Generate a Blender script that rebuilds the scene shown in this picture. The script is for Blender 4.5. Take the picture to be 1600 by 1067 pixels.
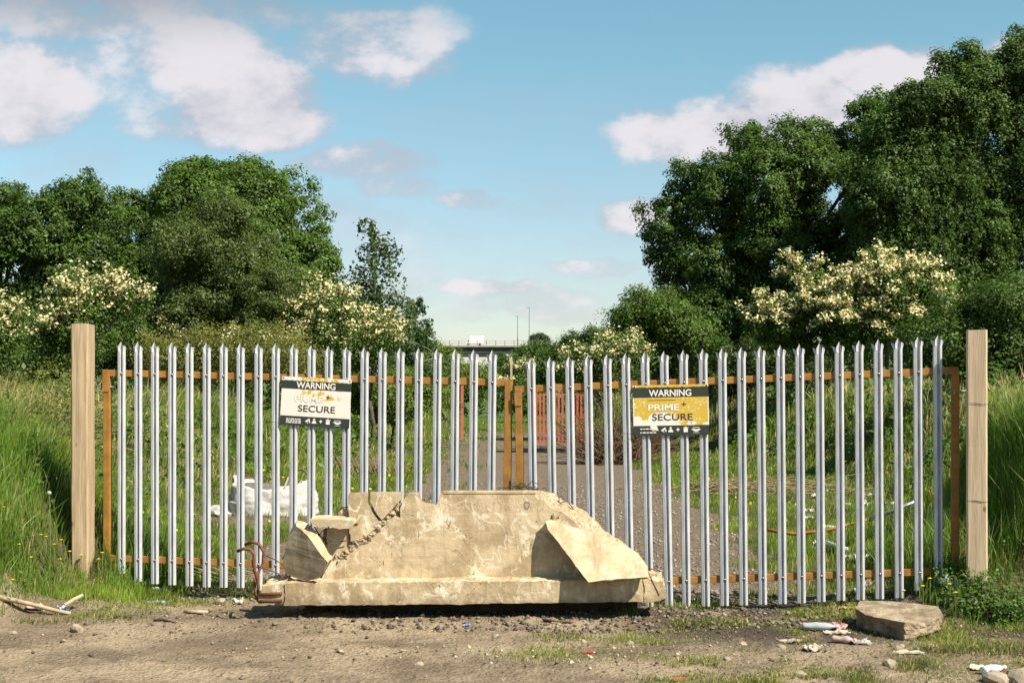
import bpy, bmesh, math, random
import numpy as np
from mathutils import Vector, Matrix, noise as mnoise
from mathutils.geometry import tessellate_polygon
R = math.radians
S = bpy.context.scene
for o in list(bpy.data.objects): bpy.data.objects.remove(o)
COL = S.collection
F = 2222.0; HZ = 620.0; EYE = 1.7
# ------------------------------------------------------------------ camera, sky, sun, exposure
cam_d = bpy.data.cameras.new('camera'); cam = bpy.data.objects.new('camera', cam_d); COL.objects.link(cam)
cam.location = (0, 0, EYE); cam.rotation_euler = (R(90), 0, 0)
cam_d.sensor_width = 36; cam_d.lens = 50; cam_d.shift_y = (HZ-533.5)/1600; cam_d.clip_end = 6000
S.camera = cam
SUN_AZ, SUN_EL = 50, 47          # azimuth measured from behind the camera towards the right
sd = Vector((math.cos(R(SUN_EL))*math.sin(R(SUN_AZ)), -math.cos(R(SUN_EL))*math.cos(R(SUN_AZ)), math.sin(R(SUN_EL))))
sl = bpy.data.lights.new('sun', 'SUN'); sl.energy = 5.0; sl.angle = R(0.5); sl.color = (1.0, .92, .77)
so = bpy.data.objects.new('sun', sl); COL.objects.link(so); so.rotation_euler = sd.to_track_quat('Z', 'Y').to_euler()
S.view_settings.view_transform = 'Standard'; S.view_settings.look = 'None'; S.view_settings.gamma = 1
S.view_settings.exposure = 1.1
S.render.engine = 'CYCLES'
try:
    S.cycles.max_bounces = 6; S.cycles.transparent_max_bounces = 6
except Exception: pass

class NT:
    def __init__(s, tree): s.t = tree; s.n = tree.nodes; s.l = tree.links
    def set(s, sock, v):
        if isinstance(v, bpy.types.NodeSocket): s.l.new(v, sock)
        elif v is not None: sock.default_value = v
    def m(s, op, a, b=None, c=None, clamp=False):
        n = s.n.new('ShaderNodeMath'); n.operation = op; n.use_clamp = clamp
        s.set(n.inputs[0], a)
        if b is not None: s.set(n.inputs[1], b)
        if c is not None: s.set(n.inputs[2], c)
        return n.outputs[0]
    def noise(s, vec, scale, detail=4, rough=.55, dist=0, col=False):
        n = s.n.new('ShaderNodeTexNoise'); s.set(n.inputs['Vector'], vec); n.inputs['Scale'].default_value = scale
        n.inputs['Detail'].default_value = detail; n.inputs['Roughness'].default_value = rough; n.inputs['Distortion'].default_value = dist
        return n.outputs[1 if col else 0]
    def vor(s, vec, scale, feat='F1', out=0):
        n = s.n.new('ShaderNodeTexVoronoi'); n.feature = feat; s.set(n.inputs['Vector'], vec); n.inputs['Scale'].default_value = scale
        return n.outputs[out]
    def ramp(s, fac, a, b):      # linear 0..1 between a and b
        n = s.n.new('ShaderNodeMapRange'); s.set(n.inputs[0], fac); n.inputs[1].default_value = a; n.inputs[2].default_value = b
        n.interpolation_type = 'SMOOTHSTEP'; return n.outputs[0]
    def mix(s, f, a, b, blend='MIX'):
        n = s.n.new('ShaderNodeMix'); n.data_type = 'RGBA'; n.blend_type = blend
        s.set(n.inputs[0], f)
        for i, v in ((6, a), (7, b)):
            if isinstance(v, tuple) and len(v) == 3: v = v+(1,)
            s.set(n.inputs[i], v)
        return n.outputs[2]
    def sep(s, v):
        n = s.n.new('ShaderNodeSeparateXYZ'); s.set(n.inputs[0], v); return n.outputs
    def comb(s, x, y, z):
        n = s.n.new('ShaderNodeCombineXYZ'); s.set(n.inputs[0], x); s.set(n.inputs[1], y); s.set(n.inputs[2], z); return n.outputs[0]
    def scale(s, v, k):
        n = s.n.new('ShaderNodeVectorMath'); n.operation = 'MULTIPLY'; s.set(n.inputs[0], v); n.inputs[1].default_value = k; return n.outputs[0]
    def bump(s, h, strength, dist):
        n = s.n.new('ShaderNodeBump'); s.set(n.inputs['Height'], h); n.inputs['Strength'].default_value = strength
        n.inputs['Distance'].default_value = dist; return n.outputs[0]

# world: Nishita sky with procedural clouds placed by direction
W = bpy.data.worlds.new('World'); S.world = W; W.use_nodes = True
w = NT(W.node_tree); bg = w.n['Background']; bg.inputs[1].default_value = 0.059
sky = w.n.new('ShaderNodeTexSky'); sky.sky_type = 'NISHITA'; sky.sun_disc = False
sky.sun_elevation = R(SUN_EL); sky.sun_rotation = math.atan2(sd.x, sd.y)
sky.altitude = 50; sky.air_density = 1.0; sky.dust_density = .6; sky.ozone_density = 1.0
tc = w.n.new('ShaderNodeTexCoord'); d = tc.outputs['Generated']
X, Y_, Z_ = w.sep(d)
Ya = w.m('MAXIMUM', w.m('ABSOLUTE', Y_), .05)
px = w.m('DIVIDE', X, Ya); pz = w.m('DIVIDE', Z_, Ya)
pv = w.comb(px, pz, w.m('MULTIPLY', Y_, .4))
warp = w.noise(pv, 9, 5, .6, col=True)
wx, wz, _ = w.sep(warp)
sx = w.m('ADD', px, w.m('MULTIPLY', w.m('SUBTRACT', wx, .5), .055))
sz = w.m('ADD', pz, w.m('MULTIPLY', w.m('SUBTRACT', wz, .5), .045))
CL = [  # u, v, ru, rv, weight
    (30, 150, 190, 90, 1.0), (150, 130, 150, 90, .6), (180, 15, 420, 60, .72), (310, 95, 130, 80, 1.0), (370, 150, 120, 85, 1.05), (430, 195, 85, 45, .9), (300, 180, 150, 60, .55),
    (560, 60, 170, 70, .72), (640, 85, 75, 60, .72), (480, 10, 140, 40, .5), (560, 255, 150, 36, .68), (620, 290, 90, 25, .55), (745, 312, 65, 18, .5),
    (1040, 220, 110, 45, .95), (1250, 165, 110, 75, 1.1), (1370, 125, 110, 55, 1.1), (1150, 205, 140, 55, 1.0), (1480, 140, 160, 70, 1.0), (1000, 335, 80, 30, .75),
    (1580, 110, 90, 70, .9), (735, 442, 60, 16, .75), (800, 440, 60, 16, .7), (830, 465, 150, 35, .5), (900, 405, 60, 14, .6), (965, 408, 60, 20, .6), (900, 490, 80, 20, .5), (1000, 370, 60, 30, .35), (350, 300, 400, 60, .12), (740, 490, 120, 20, .35)]
acc = None
for (u, v, ru, rv, wt) in CL:
    a = w.m('DIVIDE', w.m('SUBTRACT', sx, (u-800)/F), ru/F); b = w.m('DIVIDE', w.m('SUBTRACT', sz, (HZ-v)/F), rv/F)
    r2 = w.m('ADD', w.m('MULTIPLY', a, a), w.m('MULTIPLY', b, b))
    g = w.m('MULTIPLY', w.m('SUBTRACT', 1.35, r2, clamp=False), wt*.9)
    g = w.m('MINIMUM', w.m('MAXIMUM', g, 0), wt)
    acc = g if acc is None else w.m('MAXIMUM', acc, g)
front = w.ramp(Y_, .0, .1)
fbm = w.noise(w.scale(pv, (1, 1.5, 1)), 22, 9, .60)
other = w.ramp(w.noise(w.scale(d, (1, 1, 2.5)), 2.2, 6, .6), .56, .8)
mask = w.m('MULTIPLY', acc, front)
inframe = w.ramp(w.m('ABSOLUTE', px), .42, .6)
mask = w.m('MAXIMUM', mask, w.m('MULTIPLY', w.m('MULTIPLY', other, .5), w.m('MAXIMUM', inframe, w.m('SUBTRACT', 1, front))))
cov = w.ramp(w.m('ADD', mask, w.m('MULTIPLY', w.m('SUBTRACT', fbm, .5), 1.3)), .13, .95)
veil = w.m('MULTIPLY', w.ramp(w.noise(w.scale(pv, (1, 2.2, 1)), 5, 7, .6), .42, .72), w.m('MULTIPLY', w.ramp(pz, .27, .12), .42))
cov = w.m('MAXIMUM', w.m('MULTIPLY', cov, .88), veil)
shade = w.ramp(w.m('ADD', w.noise(w.scale(pv, (1, 1.5, 1)), 11, 7, .6), w.m('MULTIPLY', w.m('SUBTRACT', cov, .6), .3)), .36, .66)
up = w.ramp(pz, .02, .28)
ccol = w.mix(shade, (4.1, 3.95, 4.5), (7.0, 6.5, 6.7))
dark = w.m('MULTIPLY', w.ramp(pz, .235, .30), w.ramp(px, .05, -.2))      # grey underside of the big cloud, upper left
ccol = w.mix(dark, ccol, (2.6, 2.75, 3.1))
hz_ = w.ramp(pz, .03, .30)
skyc = w.mix(1.0, sky.outputs[0], w.mix(hz_, (1.08, 1.05, 1.05), (.93, 1.26, 1.10)), 'MULTIPLY')
SKYTINT = skyc.node
outc = w.mix(cov, skyc, ccol)
w.l.new(outc, bg.inputs[0])

# ------------------------------------------------------------------ helpers
rng = np.random.default_rng(7); random.seed(5)
def at(u, v, y): return Vector(((u-800)/F*y, y, EYE-(v-HZ)/F*y))
def obj(name, me, mat=None, parent=None, loc=None):
    if mat is not None:
        me.materials.clear(); me.materials.append(mat)
    o = bpy.data.objects.new(name, me); COL.objects.link(o)
    if parent: o.parent = parent
    if loc is not None: o.location = loc
    return o
def tag(o, label=None, cat=None, group=None, kind=None):
    for k, v in (('label', label), ('category', cat), ('group', group), ('kind', kind)):
        if v: o[k] = v
    return o
def empty(name, loc=(0, 0, 0), rz=0, label=None, cat=None, group=None):
    o = bpy.data.objects.new(name, None); COL.objects.link(o); o.location = loc; o.rotation_euler = (0, 0, rz)
    o.empty_display_size = .1
    return tag(o, label, cat, group)
def kids(o): return [c for c in bpy.data.objects if c.parent == o]
def copy_tree(o, parent=None):
    c = o.copy(); COL.objects.link(c)
    if parent: c.parent = parent
    for k in kids(o): copy_tree(k, c)
    return c
class MB:
    def __init__(s): s.v = []; s.f = []
    def add(s, vs, fs):
        b = len(s.v); s.v += [tuple(p) for p in vs]; s.f += [tuple(i+b for i in f) for f in fs]; return s
    def box(s, c, d, M=None):
        x, y, z = d[0]/2, d[1]/2, d[2]/2; c = Vector(c)
        vs = [Vector((i*x, j*y, k*z)) for k in (-1, 1) for j in (-1, 1) for i in (-1, 1)]
        if M: vs = [M @ p for p in vs]
        return s.add([c+p for p in vs], [(0, 2, 3, 1), (4, 5, 7, 6), (0, 1, 5, 4), (2, 6, 7, 3), (0, 4, 6, 2), (1, 3, 7, 5)])
    def bar(s, a, b, wd, dp, side=Vector((1, 0, 0))):
        a, b = Vector(a), Vector(b); z = (b-a).normalized(); y = z.cross(side).normalized(); x = y.cross(z)
        vs = []
        for p in (a, b):
            for i, j in ((-1, -1), (1, -1), (1, 1), (-1, 1)): vs.append(p+x*i*wd/2+y*j*dp/2)
        return s.add(vs, [(0, 3, 2, 1), (4, 5, 6, 7), (0, 1, 5, 4), (1, 2, 6, 5), (2, 3, 7, 6), (3, 0, 4, 7)])
    def tube(s, pts, r, n=6, r2=None):
        pts = [Vector(p) for p in pts]; rings = []; N = len(pts)
        for i, p in enumerate(pts):
            t = (pts[min(i+1, N-1)]-pts[max(i-1, 0)]).normalized()
            a = Vector((0, 0, 1)) if abs(t.z) < .9 else Vector((1, 0, 0))
            x = t.cross(a).normalized(); y = t.cross(x)
            rr = r if r2 is None else r+(r2-r)*i/(N-1)
            rings.append([p+(x*math.cos(k*2*math.pi/n)+y*math.sin(k*2*math.pi/n))*rr for k in range(n)])
        vs = [q for g in rings for q in g]
        fs = [(i*n+k, i*n+(k+1) % n, (i+1)*n+(k+1) % n, (i+1)*n+k) for i in range(N-1) for k in range(n)]
        fs += [tuple(range(n))[::-1], tuple((N-1)*n+k for k in range(n))]
        return s.add(vs, fs)
    def lathe(s, prof, n=14, M=None):
        vs = []; 
        for (r, z) in prof:
            for k in range(n):
                p = Vector((r*math.cos(k*2*math.pi/n), r*math.sin(k*2*math.pi/n), z)); vs.append(M @ p if M else p)
        fs = [(i*n+k, i*n+(k+1) % n, (i+1)*n+(k+1) % n, (i+1)*n+k) for i in range(len(prof)-1) for k in range(n)]
        fs += [tuple(range(n))[::-1], tuple((len(prof)-1)*n+k for k in range(n))]
        return s.add(vs, fs)
    def mesh(s, name, smooth=False):
        me = bpy.data.meshes.new(name); me.from_pydata(s.v, [], s.f); me.update()
        bm = bmesh.new(); bm.from_mesh(me); bmesh.ops.recalc_face_normals(bm, faces=bm.faces); bm.to_mesh(me); bm.free()
        if smooth: me.polygons.foreach_set('use_smooth', [True]*len(me.polygons))
        return me
    def build(s, name, mat, parent=None, smooth=False, loc=None): return obj(name, s.mesh(name, smooth), mat, parent, loc)
def bevel(o, wd=.004, seg=2):
    b = o.modifiers.new('bevel', 'BEVEL'); b.width = wd; b.segments = seg; b.limit_method = 'ANGLE'; return o

def _h(ix, iy, seed):
    n = (ix.astype(np.int64)*374761393 + iy.astype(np.int64)*668265263 + seed*974634777) & 0xffffffff
    n = ((n ^ (n >> 13))*1274126177) & 0xffffffff
    return ((n ^ (n >> 16)) & 0xffff)/65535.0
def vn(x, y, seed=0):
    x = np.asarray(x, float); y = np.asarray(y, float)
    ix = np.floor(x); iy = np.floor(y); fx = x-ix; fy = y-iy; fx = fx*fx*(3-2*fx); fy = fy*fy*(3-2*fy)
    ix = ix.astype(np.int64); iy = iy.astype(np.int64)
    a = _h(ix, iy, seed); b = _h(ix+1, iy, seed); c = _h(ix, iy+1, seed); d_ = _h(ix+1, iy+1, seed)
    return (a*(1-fx)+b*fx)*(1-fy)+(c*(1-fx)+d_*fx)*fy
def fbm2(x, y, seed=0, oc=4):
    s = 0; a = 1; t = 0
    for i in range(oc): s = s+a*vn(x*2**i, y*2**i, seed+i*17); t += a; a *= .5
    return s/t
def ss(x, a, b):
    t = np.clip((x-a)/(b-a), 0, 1); return t*t*(3-2*t)

# ------------------------------------------------------------------ terrain
def footL(y):   # x where the left bank starts
    return np.interp(y, [-30, 9, 10.6, 11.1, 12.2, 13, 16, 21, 25, 30, 60, 400], [-7, -5.2, -4.5, -3.9, -3.05, -3.1, -3.8, -4.9, -4.2, -3.3, -3.0, -6])
def footR(y):
    return np.interp(y, [-30, 8, 10, 11, 13, 16, 22, 33, 45, 60, 400], [8, 5.5, 4.5, 3.85, 3.75, 4.6, 5.9, 6.5, 5.6, 4.4, 8])
def height(x, y):
    x = np.asarray(x, float); y = np.asarray(y, float)
    dl = footL(y)-x; dr = x-footR(y)
    near = 1-ss(y, 13, 20)
    wl = 1.7*near+3.6*(1-near); hl = 1.36
    wr = .62*near+2.9*(1-near); hr = 1.05*near+1.62*(1-near)
    z = hl*ss(dl, -.2, wl)+hr*ss(dr, -.05, wr)
    z = z+.13*ss(x, 2.1, 3.4)*ss(y, 10.5, 11.2)*(1-ss(y, 13, 18))+.22*ss(x, 2.95, 3.6)*ss(y, 10.45, 10.95)*(1-ss(y, 13, 18))
    z = z+.12*ss(-x, 5.5, 14)*ss(y, 15, 30)
    off = np.maximum(ss(dl, -.6, .6), ss(dr, -.6, .6))
    z = z+off*.16*(fbm2(x*.9, y*.9, 3)-.5)
    z = z+.035*(fbm2(x*1.4, y*1.4, 9)-.5)*ss(y, 5, 8)+.02*(fbm2(x*6, y*6, 21, 3)-.5)
    cl = fbm2(x*13, y*13, 33, 3)
    z = z+.07*np.maximum(cl-.55, 0)*(y < 30)+.05*np.maximum(fbm2(x*22, y*30, 35, 2)-.62, 0)*(y < 14)
    z = z+.07*np.exp(-(((x+3.45)/.5)**2+((y-11.35)/.3)**2))*(.6+.8*fbm2(x*5, y*5, 36))
    # rough spoil under the barrier and dark churned soil to its right
    z = z+.02*ss(1.9-np.abs(x+.4), 0, .5)*ss(y, 10.4, 10.7)*(1-ss(y, 11.3, 11.7))
    z = z+.05*fbm2(x*4, y*4, 41)*ss(x, .8, 1.4)*(1-ss(x, 1.8, 2.3))*ss(y, 9.9, 10.3)*(1-ss(y, 11.0, 11.5))
    return z
def hz(x, y): return float(height(np.array([x]), np.array([y]))[0])
_hc = {}
def hzq(x, y):      # coarse cached ground height
    k = (round(x*2), round(y*2))
    if k not in _hc: _hc[k] = hz(k[0]/2, k[1]/2)
    return _hc[k]
def grassy(x, y):     # 0 bare, 1 grown
    n = fbm2(x*1.1, y*1.1, 55, 4)-.5+.55*(fbm2(x*4.2, y*3.2, 57, 3)-.5)
    trL = -2.35+.9*n+np.where(y < 20, -.35, 0); trL = trL+.65*ss(y, 19, 24)*(1-ss(y, 40, 50)); trR = 2.75+1.0*n
    trR = np.where(y < 14.5, 2.4+1.2*n, trR)
    g = np.maximum(ss(trL-x, -.1, .35), ss(x-trR, -.1, .35))
    bagbare = np.exp(-(((x+3.5)/1.2)**2+((y-19.8)/1.3)**2)); g = g*(1-np.clip(bagbare*1.3, 0, 1))
    back = ss(y, 11.6, 12.3)
    gf = np.maximum(ss(footL(y)-x, -.75, .1)*ss(y+n*1.2, 10.9, 11.3), ss(x-footR(y), -1.0, .1)*ss(y+n, 9.5, 10.3))
    gf = np.maximum(gf, .55*ss(-x, 2.0, 2.6)*ss(y+n*1.5, 11.3, 11.8))
    g = g*back+gf*(1-back)
    mid = np.maximum(ss(n, -.02, .10)*ss(y, 34, 55), ss(n, .06, .16)*ss(-x, .2, 1.5)*ss(y, 17, 22))      # track fades into growth far off
    far = ss(y, 62, 75)
    return np.clip(np.maximum(np.maximum(g, far), .75*mid*(1-np.exp(-((x-.9)/1.6)**2)*.6)), 0, 1)

def axis(dense0, dense1, step, lo, hi, grow):
    a = list(np.arange(dense0, dense1, step)); s = step; p = dense1
    while p < hi: a.append(p); s = min(s*grow, 60); p += s
    s = step; p = dense0-step; b = []
    while p > lo: b.append(p); s = min(s*grow, 60); p -= s
    return np.array(b[::-1]+a)
gx = axis(-6, 6, .045, -900, 900, 1.05); gy = axis(8, 14, .04, -60, 2600, 1.03)
GX, GY = np.meshgrid(gx, gy); nx, ny = len(gx), len(gy)
GZ = height(GX.ravel(), GY.ravel())
me = bpy.data.meshes.new('ground')
me.vertices.add(nx*ny); me.vertices.foreach_set('co', np.stack([GX.ravel(), GY.ravel(), GZ], 1).ravel())
ii, jj = np.meshgrid(np.arange(nx-1), np.arange(ny-1)); a = (jj*nx+ii).ravel()
quad = np.stack([a, a+1, a+nx+1, a+nx], 1).ravel()
me.loops.add(len(quad)); me.loops.foreach_set('vertex_index', quad)
me.polygons.add(len(a)); me.polygons.foreach_set('loop_start', np.arange(len(a))*4); me.polygons.foreach_set('loop_total', np.full(len(a), 4))
me.polygons.foreach_set('use_smooth', np.ones(len(a), bool)); me.update()
at_ = me.attributes.new('grown', 'FLOAT', 'POINT'); at_.data.foreach_set('value', grassy(GX.ravel(), GY.ravel()))

def mat(name):
    m = bpy.data.materials.new(name); m.use_nodes = True; t = NT(m.node_tree); return m, t, t.n['Principled BSDF']
def objc(t): return t.n.new('ShaderNodeTexCoord').outputs['Object']
def posn(t): return t.n.new('ShaderNodeNewGeometry').outputs['Position']

m, t, p = mat('soil'); M_SOIL = m
P = posn(t); xx, yy, zz = t.sep(P)
n1 = t.noise(P, 1.3, 6, .6); n2 = t.noise(P, 14, 6, .65); n3 = t.noise(P, 60, 4, .6)
dirt = t.mix(t.ramp(n1, .35, .65), (.128, .096, .064), (.262, .202, .138))
dirt = t.mix(t.m('MULTIPLY', t.ramp(n2, .52, .72), .6), dirt, (.075, .052, .035))
dirt = t.mix(t.m('MULTIPLY', t.ramp(n3, .58, .75), .5), dirt, (.30, .24, .17))
dirt = t.mix(t.m('MULTIPLY', t.ramp(t.noise(t.scale(P, (1, 1.6, 1)), 19, 5, .7, .5), .40, .33), .75), dirt, (.05, .035, .024))
damp = t.m('MULTIPLY', t.m('MULTIPLY', t.ramp(xx, .6, 1.4), t.ramp(t.noise(P, 2.6, 5, .65), .38, .5)), t.m('MULTIPLY', t.ramp(yy, 9.3, 10.2), t.ramp(yy, 12.5, 11.3)))
dirt = t.mix(t.m('MULTIPLY', damp, .9), dirt, (.035, .027, .022))
track = t.mix(t.ramp(n2, .4, .65), (.10, .074, .053), (.185, .142, .105))
trk = t.mix(t.ramp(yy, 11.3, 13.0), dirt, track)
gr = t.mix(t.ramp(n2, .35, .7), (.055, .05, .026), (.12, .095, .05))
an = t.n.new('ShaderNodeAttribute'); an.attribute_name = 'grown'
farc = t.mix(t.ramp(yy, 60, 90), gr, (.06, .09, .025))
colr = t.mix(t.ramp(t.m('ADD', an.outputs['Fac'], t.m('MULTIPLY', t.m('SUBTRACT', n2, .5), .6)), .3, .6), trk, farc)
t.l.new(colr, p.inputs['Base Color']); p.inputs['Roughness'].default_value = .95; p.inputs['Specular IOR Level'].default_value = .15
crk = t.ramp(t.noise(t.scale(P, (1, 1.8, 1)), 22, 5, .7, .4), .36, .30); dirtk = 1
hh = t.m('ADD', t.m('MULTIPLY', n2, .7), t.m('ADD', t.m('MULTIPLY', n3, .35), t.m('MULTIPLY', t.vor(P, 38), .4)))
t.l.new(t.bump(hh, .9, .035), p.inputs['Normal'])
tag(obj('ground', me, M_SOIL), kind='structure')

# ------------------------------------------------------------------ generic materials
def foliage_mat(name, rough=.5, trans=.42, spec=.25, tint=(1.1, 1.35, .6)):
    m = bpy.data.materials.new(name); m.use_nodes = True; t = NT(m.node_tree); p = t.n['Principled BSDF']
    a = t.n.new('ShaderNodeAttribute'); a.attribute_name = 'col'
    t.l.new(a.outputs['Color'], p.inputs['Base Color']); p.inputs['Roughness'].default_value = rough; p.inputs['Specular IOR Level'].default_value = spec
    tr = t.n.new('ShaderNodeBsdfTranslucent'); t.l.new(t.mix(1, a.outputs['Color'], tint, 'MULTIPLY'), tr.inputs[0])
    mx = t.n.new('ShaderNodeMixShader'); mx.inputs[0].default_value = trans
    t.l.new(p.outputs[0], mx.inputs[1]); t.l.new(tr.outputs[0], mx.inputs[2]); t.l.new(mx.outputs[0], t.n['Material Output'].inputs[0])
    return m
M_LEAF = foliage_mat('leaf'); M_GRASS = foliage_mat('grass_blade', .45, .4, .3); M_STRAW = foliage_mat('dry_grass', .6, .3, .2, (1, 1, .9))
M_BLOSSOM = foliage_mat('blossom', .7, .35, .1, (1, 1, .85))
def simple(name, c1, c2, scale=8, rough=.8, metal=0, bump=.3, bdist=.01, spec=.3, stretch=(1, 1, 1), lo=.35, hi=.65):
    m, t, p = mat(name); o_ = t.scale(objc(t), stretch); n = t.noise(o_, scale, 6, .6)
    t.l.new(t.mix(t.ramp(n, lo, hi), tuple(k*.8 for k in c1), tuple(k*.8 for k in c2)), p.inputs['Base Color'])
    p.inputs['Roughness'].default_value = rough; p.inputs['Metallic'].default_value = metal; p.inputs['Specular IOR Level'].default_value = spec
    if bump: t.l.new(t.bump(t.noise(o_, scale*3, 5, .6), bump, bdist), p.inputs['Normal'])
    return m
M_BARK = simple('bark', (.05, .04, .03), (.12, .10, .08), 6, .9)
M_BIRCH = simple('birch_bark', (.45, .43, .40), (.10, .09, .08), 5, .8, stretch=(1, 1, 3))
M_TWIG = simple('dry_twig', (.34, .26, .15), (.20, .14, .08), 12, .9)
M_BROWNTWIG = simple('brown_twig', (.10, .06, .035), (.17, .11, .06), 12, .9)
M_RUST = simple('rusty_rebar', (.20, .075, .03), (.09, .035, .018), 30, .85, 0.1, .5, .003)
M_WIRE = simple('dark_wire', (.03, .025, .02), (.06, .05, .04), 30, .6)
M_STONE = simple('stone', (.44, .36, .27), (.28, .22, .16), 25, .95, 0, .6, .006)
M_WHITE = simple('white_plastic', (.74, .72, .68), (.62, .60, .56), 9, .5, 0, .3, .01)
M_STEEL = simple('bare_steel', (.5, .5, .5), (.35, .35, .36), 40, .35, .7, .1)

def quad_mesh(name, V, C):        # V (n,4,3)  C (n,3)
    n = len(V); me = bpy.data.meshes.new(name)
    me.vertices.add(4*n); me.vertices.foreach_set('co', V.astype(np.float32).ravel())
    me.loops.add(4*n); me.loops.foreach_set('vertex_index', np.arange(4*n, dtype=np.int32))
    me.polygons.add(n); me.polygons.foreach_set('loop_start', np.arange(n, dtype=np.int32)*4); me.polygons.foreach_set('loop_total', np.full(n, 4, dtype=np.int32))
    me.update()
    a = me.attributes.new('col', 'FLOAT_COLOR', 'FACE')
    a.data.foreach_set('color', np.concatenate([C, np.ones((n, 1))], 1).astype(np.float32).ravel())
    return me
def unit(a): return a/np.maximum(np.linalg.norm(a, axis=1, keepdims=True), 1e-9)
def leaf_quads(P, N, size, aspect=.62):
    """rhombic folded leaves at P, normals N, per-leaf size"""
    n = len(P); N = unit(N); r = rng.normal(size=(n, 3)); A = unit(np.cross(N, r)); B = np.cross(N, A)
    s = size[:, None]; f = N*s*.12
    return np.stack([P-A*s*.5, P+B*s*.5*aspect+f, P+A*s*.5, P-B*s*.5*aspect+f], 1)

def pal(base, n, var=.25, clump=None, yellow=.0):
    c = np.array(base)[None, :]*(1+var*(rng.random((n, 1))*2-1))
    if clump is not None: c = c*clump[:, None]
    if yellow: 
        k = rng.random((n, 1))*yellow; c = c*(1-k)+np.array([[.20, .20, .04]])*k
    return np.clip(c, .004, .95)

def crown_points(lobes, nclump, deep=.5, bias=.45):
    L = np.array(lobes); wts = (L[:, 3]*L[:, 5]+L[:, 4]*L[:, 5]); wts = wts/wts.sum()
    out = []; nrm = []
    k = rng.choice(len(L), nclump*3, p=wts); dd = unit(rng.normal(size=(nclump*3, 3)))
    rr = bias+(1-bias)*rng.random(nclump*3)**.45
    lump = .70+.55*fbm2(dd[:, 0]*2.6+k*7.3+dd[:, 1], dd[:, 2]*2.6+dd[:, 1]*2.1, 77, 3)
    sp = (rng.random(nclump*3) < .09)&(vn(dd[:, 0]*5+k*3.1, dd[:, 2]*5+dd[:, 1]*3, 12) > .55); lump = np.where(sp, np.maximum(lump, .95)+.22*rng.random(nclump*3), lump)
    P = L[k, :3]+dd*L[k, 3:6]*(rr*lump)[:, None]
    ok = np.ones(len(P), bool)
    for i in range(len(L)):
        q = (P-L[i, :3])/L[i, 3:6]; ok &= ~((np.linalg.norm(q, axis=1) < deep) & (k != i))
    ok &= P[:, 2] > height(P[:, 0], P[:, 1])+.15
    ok &= ~((dd[:, 1] > .45) & (rng.random(len(P)) < .5))
    P = P[ok][:nclump]; return P, dd[ok][:nclump]
def billow(lobes):
    out = []
    for l in lobes:
        x, y, z, a, b_, c = l[:6]; out.append((x, y, z, a*.72, b_*.72, c*.72))
        if min(a, c) < .45: continue
        rs = .30*min(a, c)+.22; m_ = int(4*math.pi*a*c/(rs*rs*3.0))+3
        for k in range(m_):
            d_ = rng.normal(size=3); d_ = d_/np.linalg.norm(d_); q = rng.uniform(.68, .92); r_ = rs*rng.uniform(.6, 1.25)
            if d_[1] > .6: continue
            out.append((x+d_[0]*a*q, y+d_[1]*b_*q, z+d_[2]*c*q, r_, r_, r_*.85))
    return out
def make_crown(name, lobes, nclump, per, size, base, parent, cr=.45, var=.3, flat=.8, mat_=None, yellow=.12, up=.55, bias=.45, pick=None):
    nclump = int(nclump*.62) if nclump > 200 else nclump; per = int(per*2.6) if nclump > 150 and mat_ is None else per
    if mat_ is None and nclump > 200: lobes = billow(lobes); bias = .62; cr = cr*.72; nclump = int(nclump*1.45); per = int(per*.72)
    P, D = crown_points(lobes, nclump, bias=bias)
    if pick is not None: ok = pick(P); P = P[ok]; D = D[ok]
    n = len(P); g = rng.normal(size=(n, per, 3)); g = g/np.linalg.norm(g, axis=2, keepdims=True)*(.35+.65*rng.random((n, per, 1)))
    crr = cr*(.6+.8*rng.random((n, 1, 1)))
    off = g*crr*np.array([1, 1, flat]); Q = (P[:, None, :]+off).reshape(-1, 3)
    N = (g*.8+np.array([0, 0, up])+D[:, None, :]*.5).reshape(-1, 3)+rng.normal(size=(n*per, 3))*.45
    cl = np.repeat(.6+.8*rng.random(n), per)
    sz = size*.68*(.6+.8*rng.random(n*per))
    me = quad_mesh(name, leaf_quads(Q, N, sz), pal(base, n*per, var, cl, yellow))
    return obj(name, me, mat_ or M_LEAF, parent)
def make_weeping(name, lobes, nstr, per, size, base, parent, length=(.5, 1.9), yellow=.1, var=.3):
    P, D = crown_points(lobes, nstr); n = len(P)
    ln = (length[0]+(length[1]-length[0])*rng.random(n))[:, None, None]
    tt = (rng.random((n, per))[:, :, None]); out = np.concatenate([D[:, :2], np.zeros((n, 1))], 1)[:, None, :]
    Q = P[:, None, :]+np.array([0, 0, 1])*(-tt*ln+.25*np.sqrt(tt))+out*.35*np.sqrt(tt)+rng.normal(size=(n, per, 3))*.05
    Q = Q.reshape(-1, 3); N = rng.normal(size=(n*per, 3))+np.array([0, -.2, .3])
    cl = np.repeat(.7+.6*rng.random(n), per)
    me = quad_mesh(name, leaf_quads(Q, N, size*(.6+.8*rng.random(n*per))), pal(base, n*per, var, cl, yellow))
    ok = Q[:, 2] > .5
    return obj(name, me, M_LEAF, parent)
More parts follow.
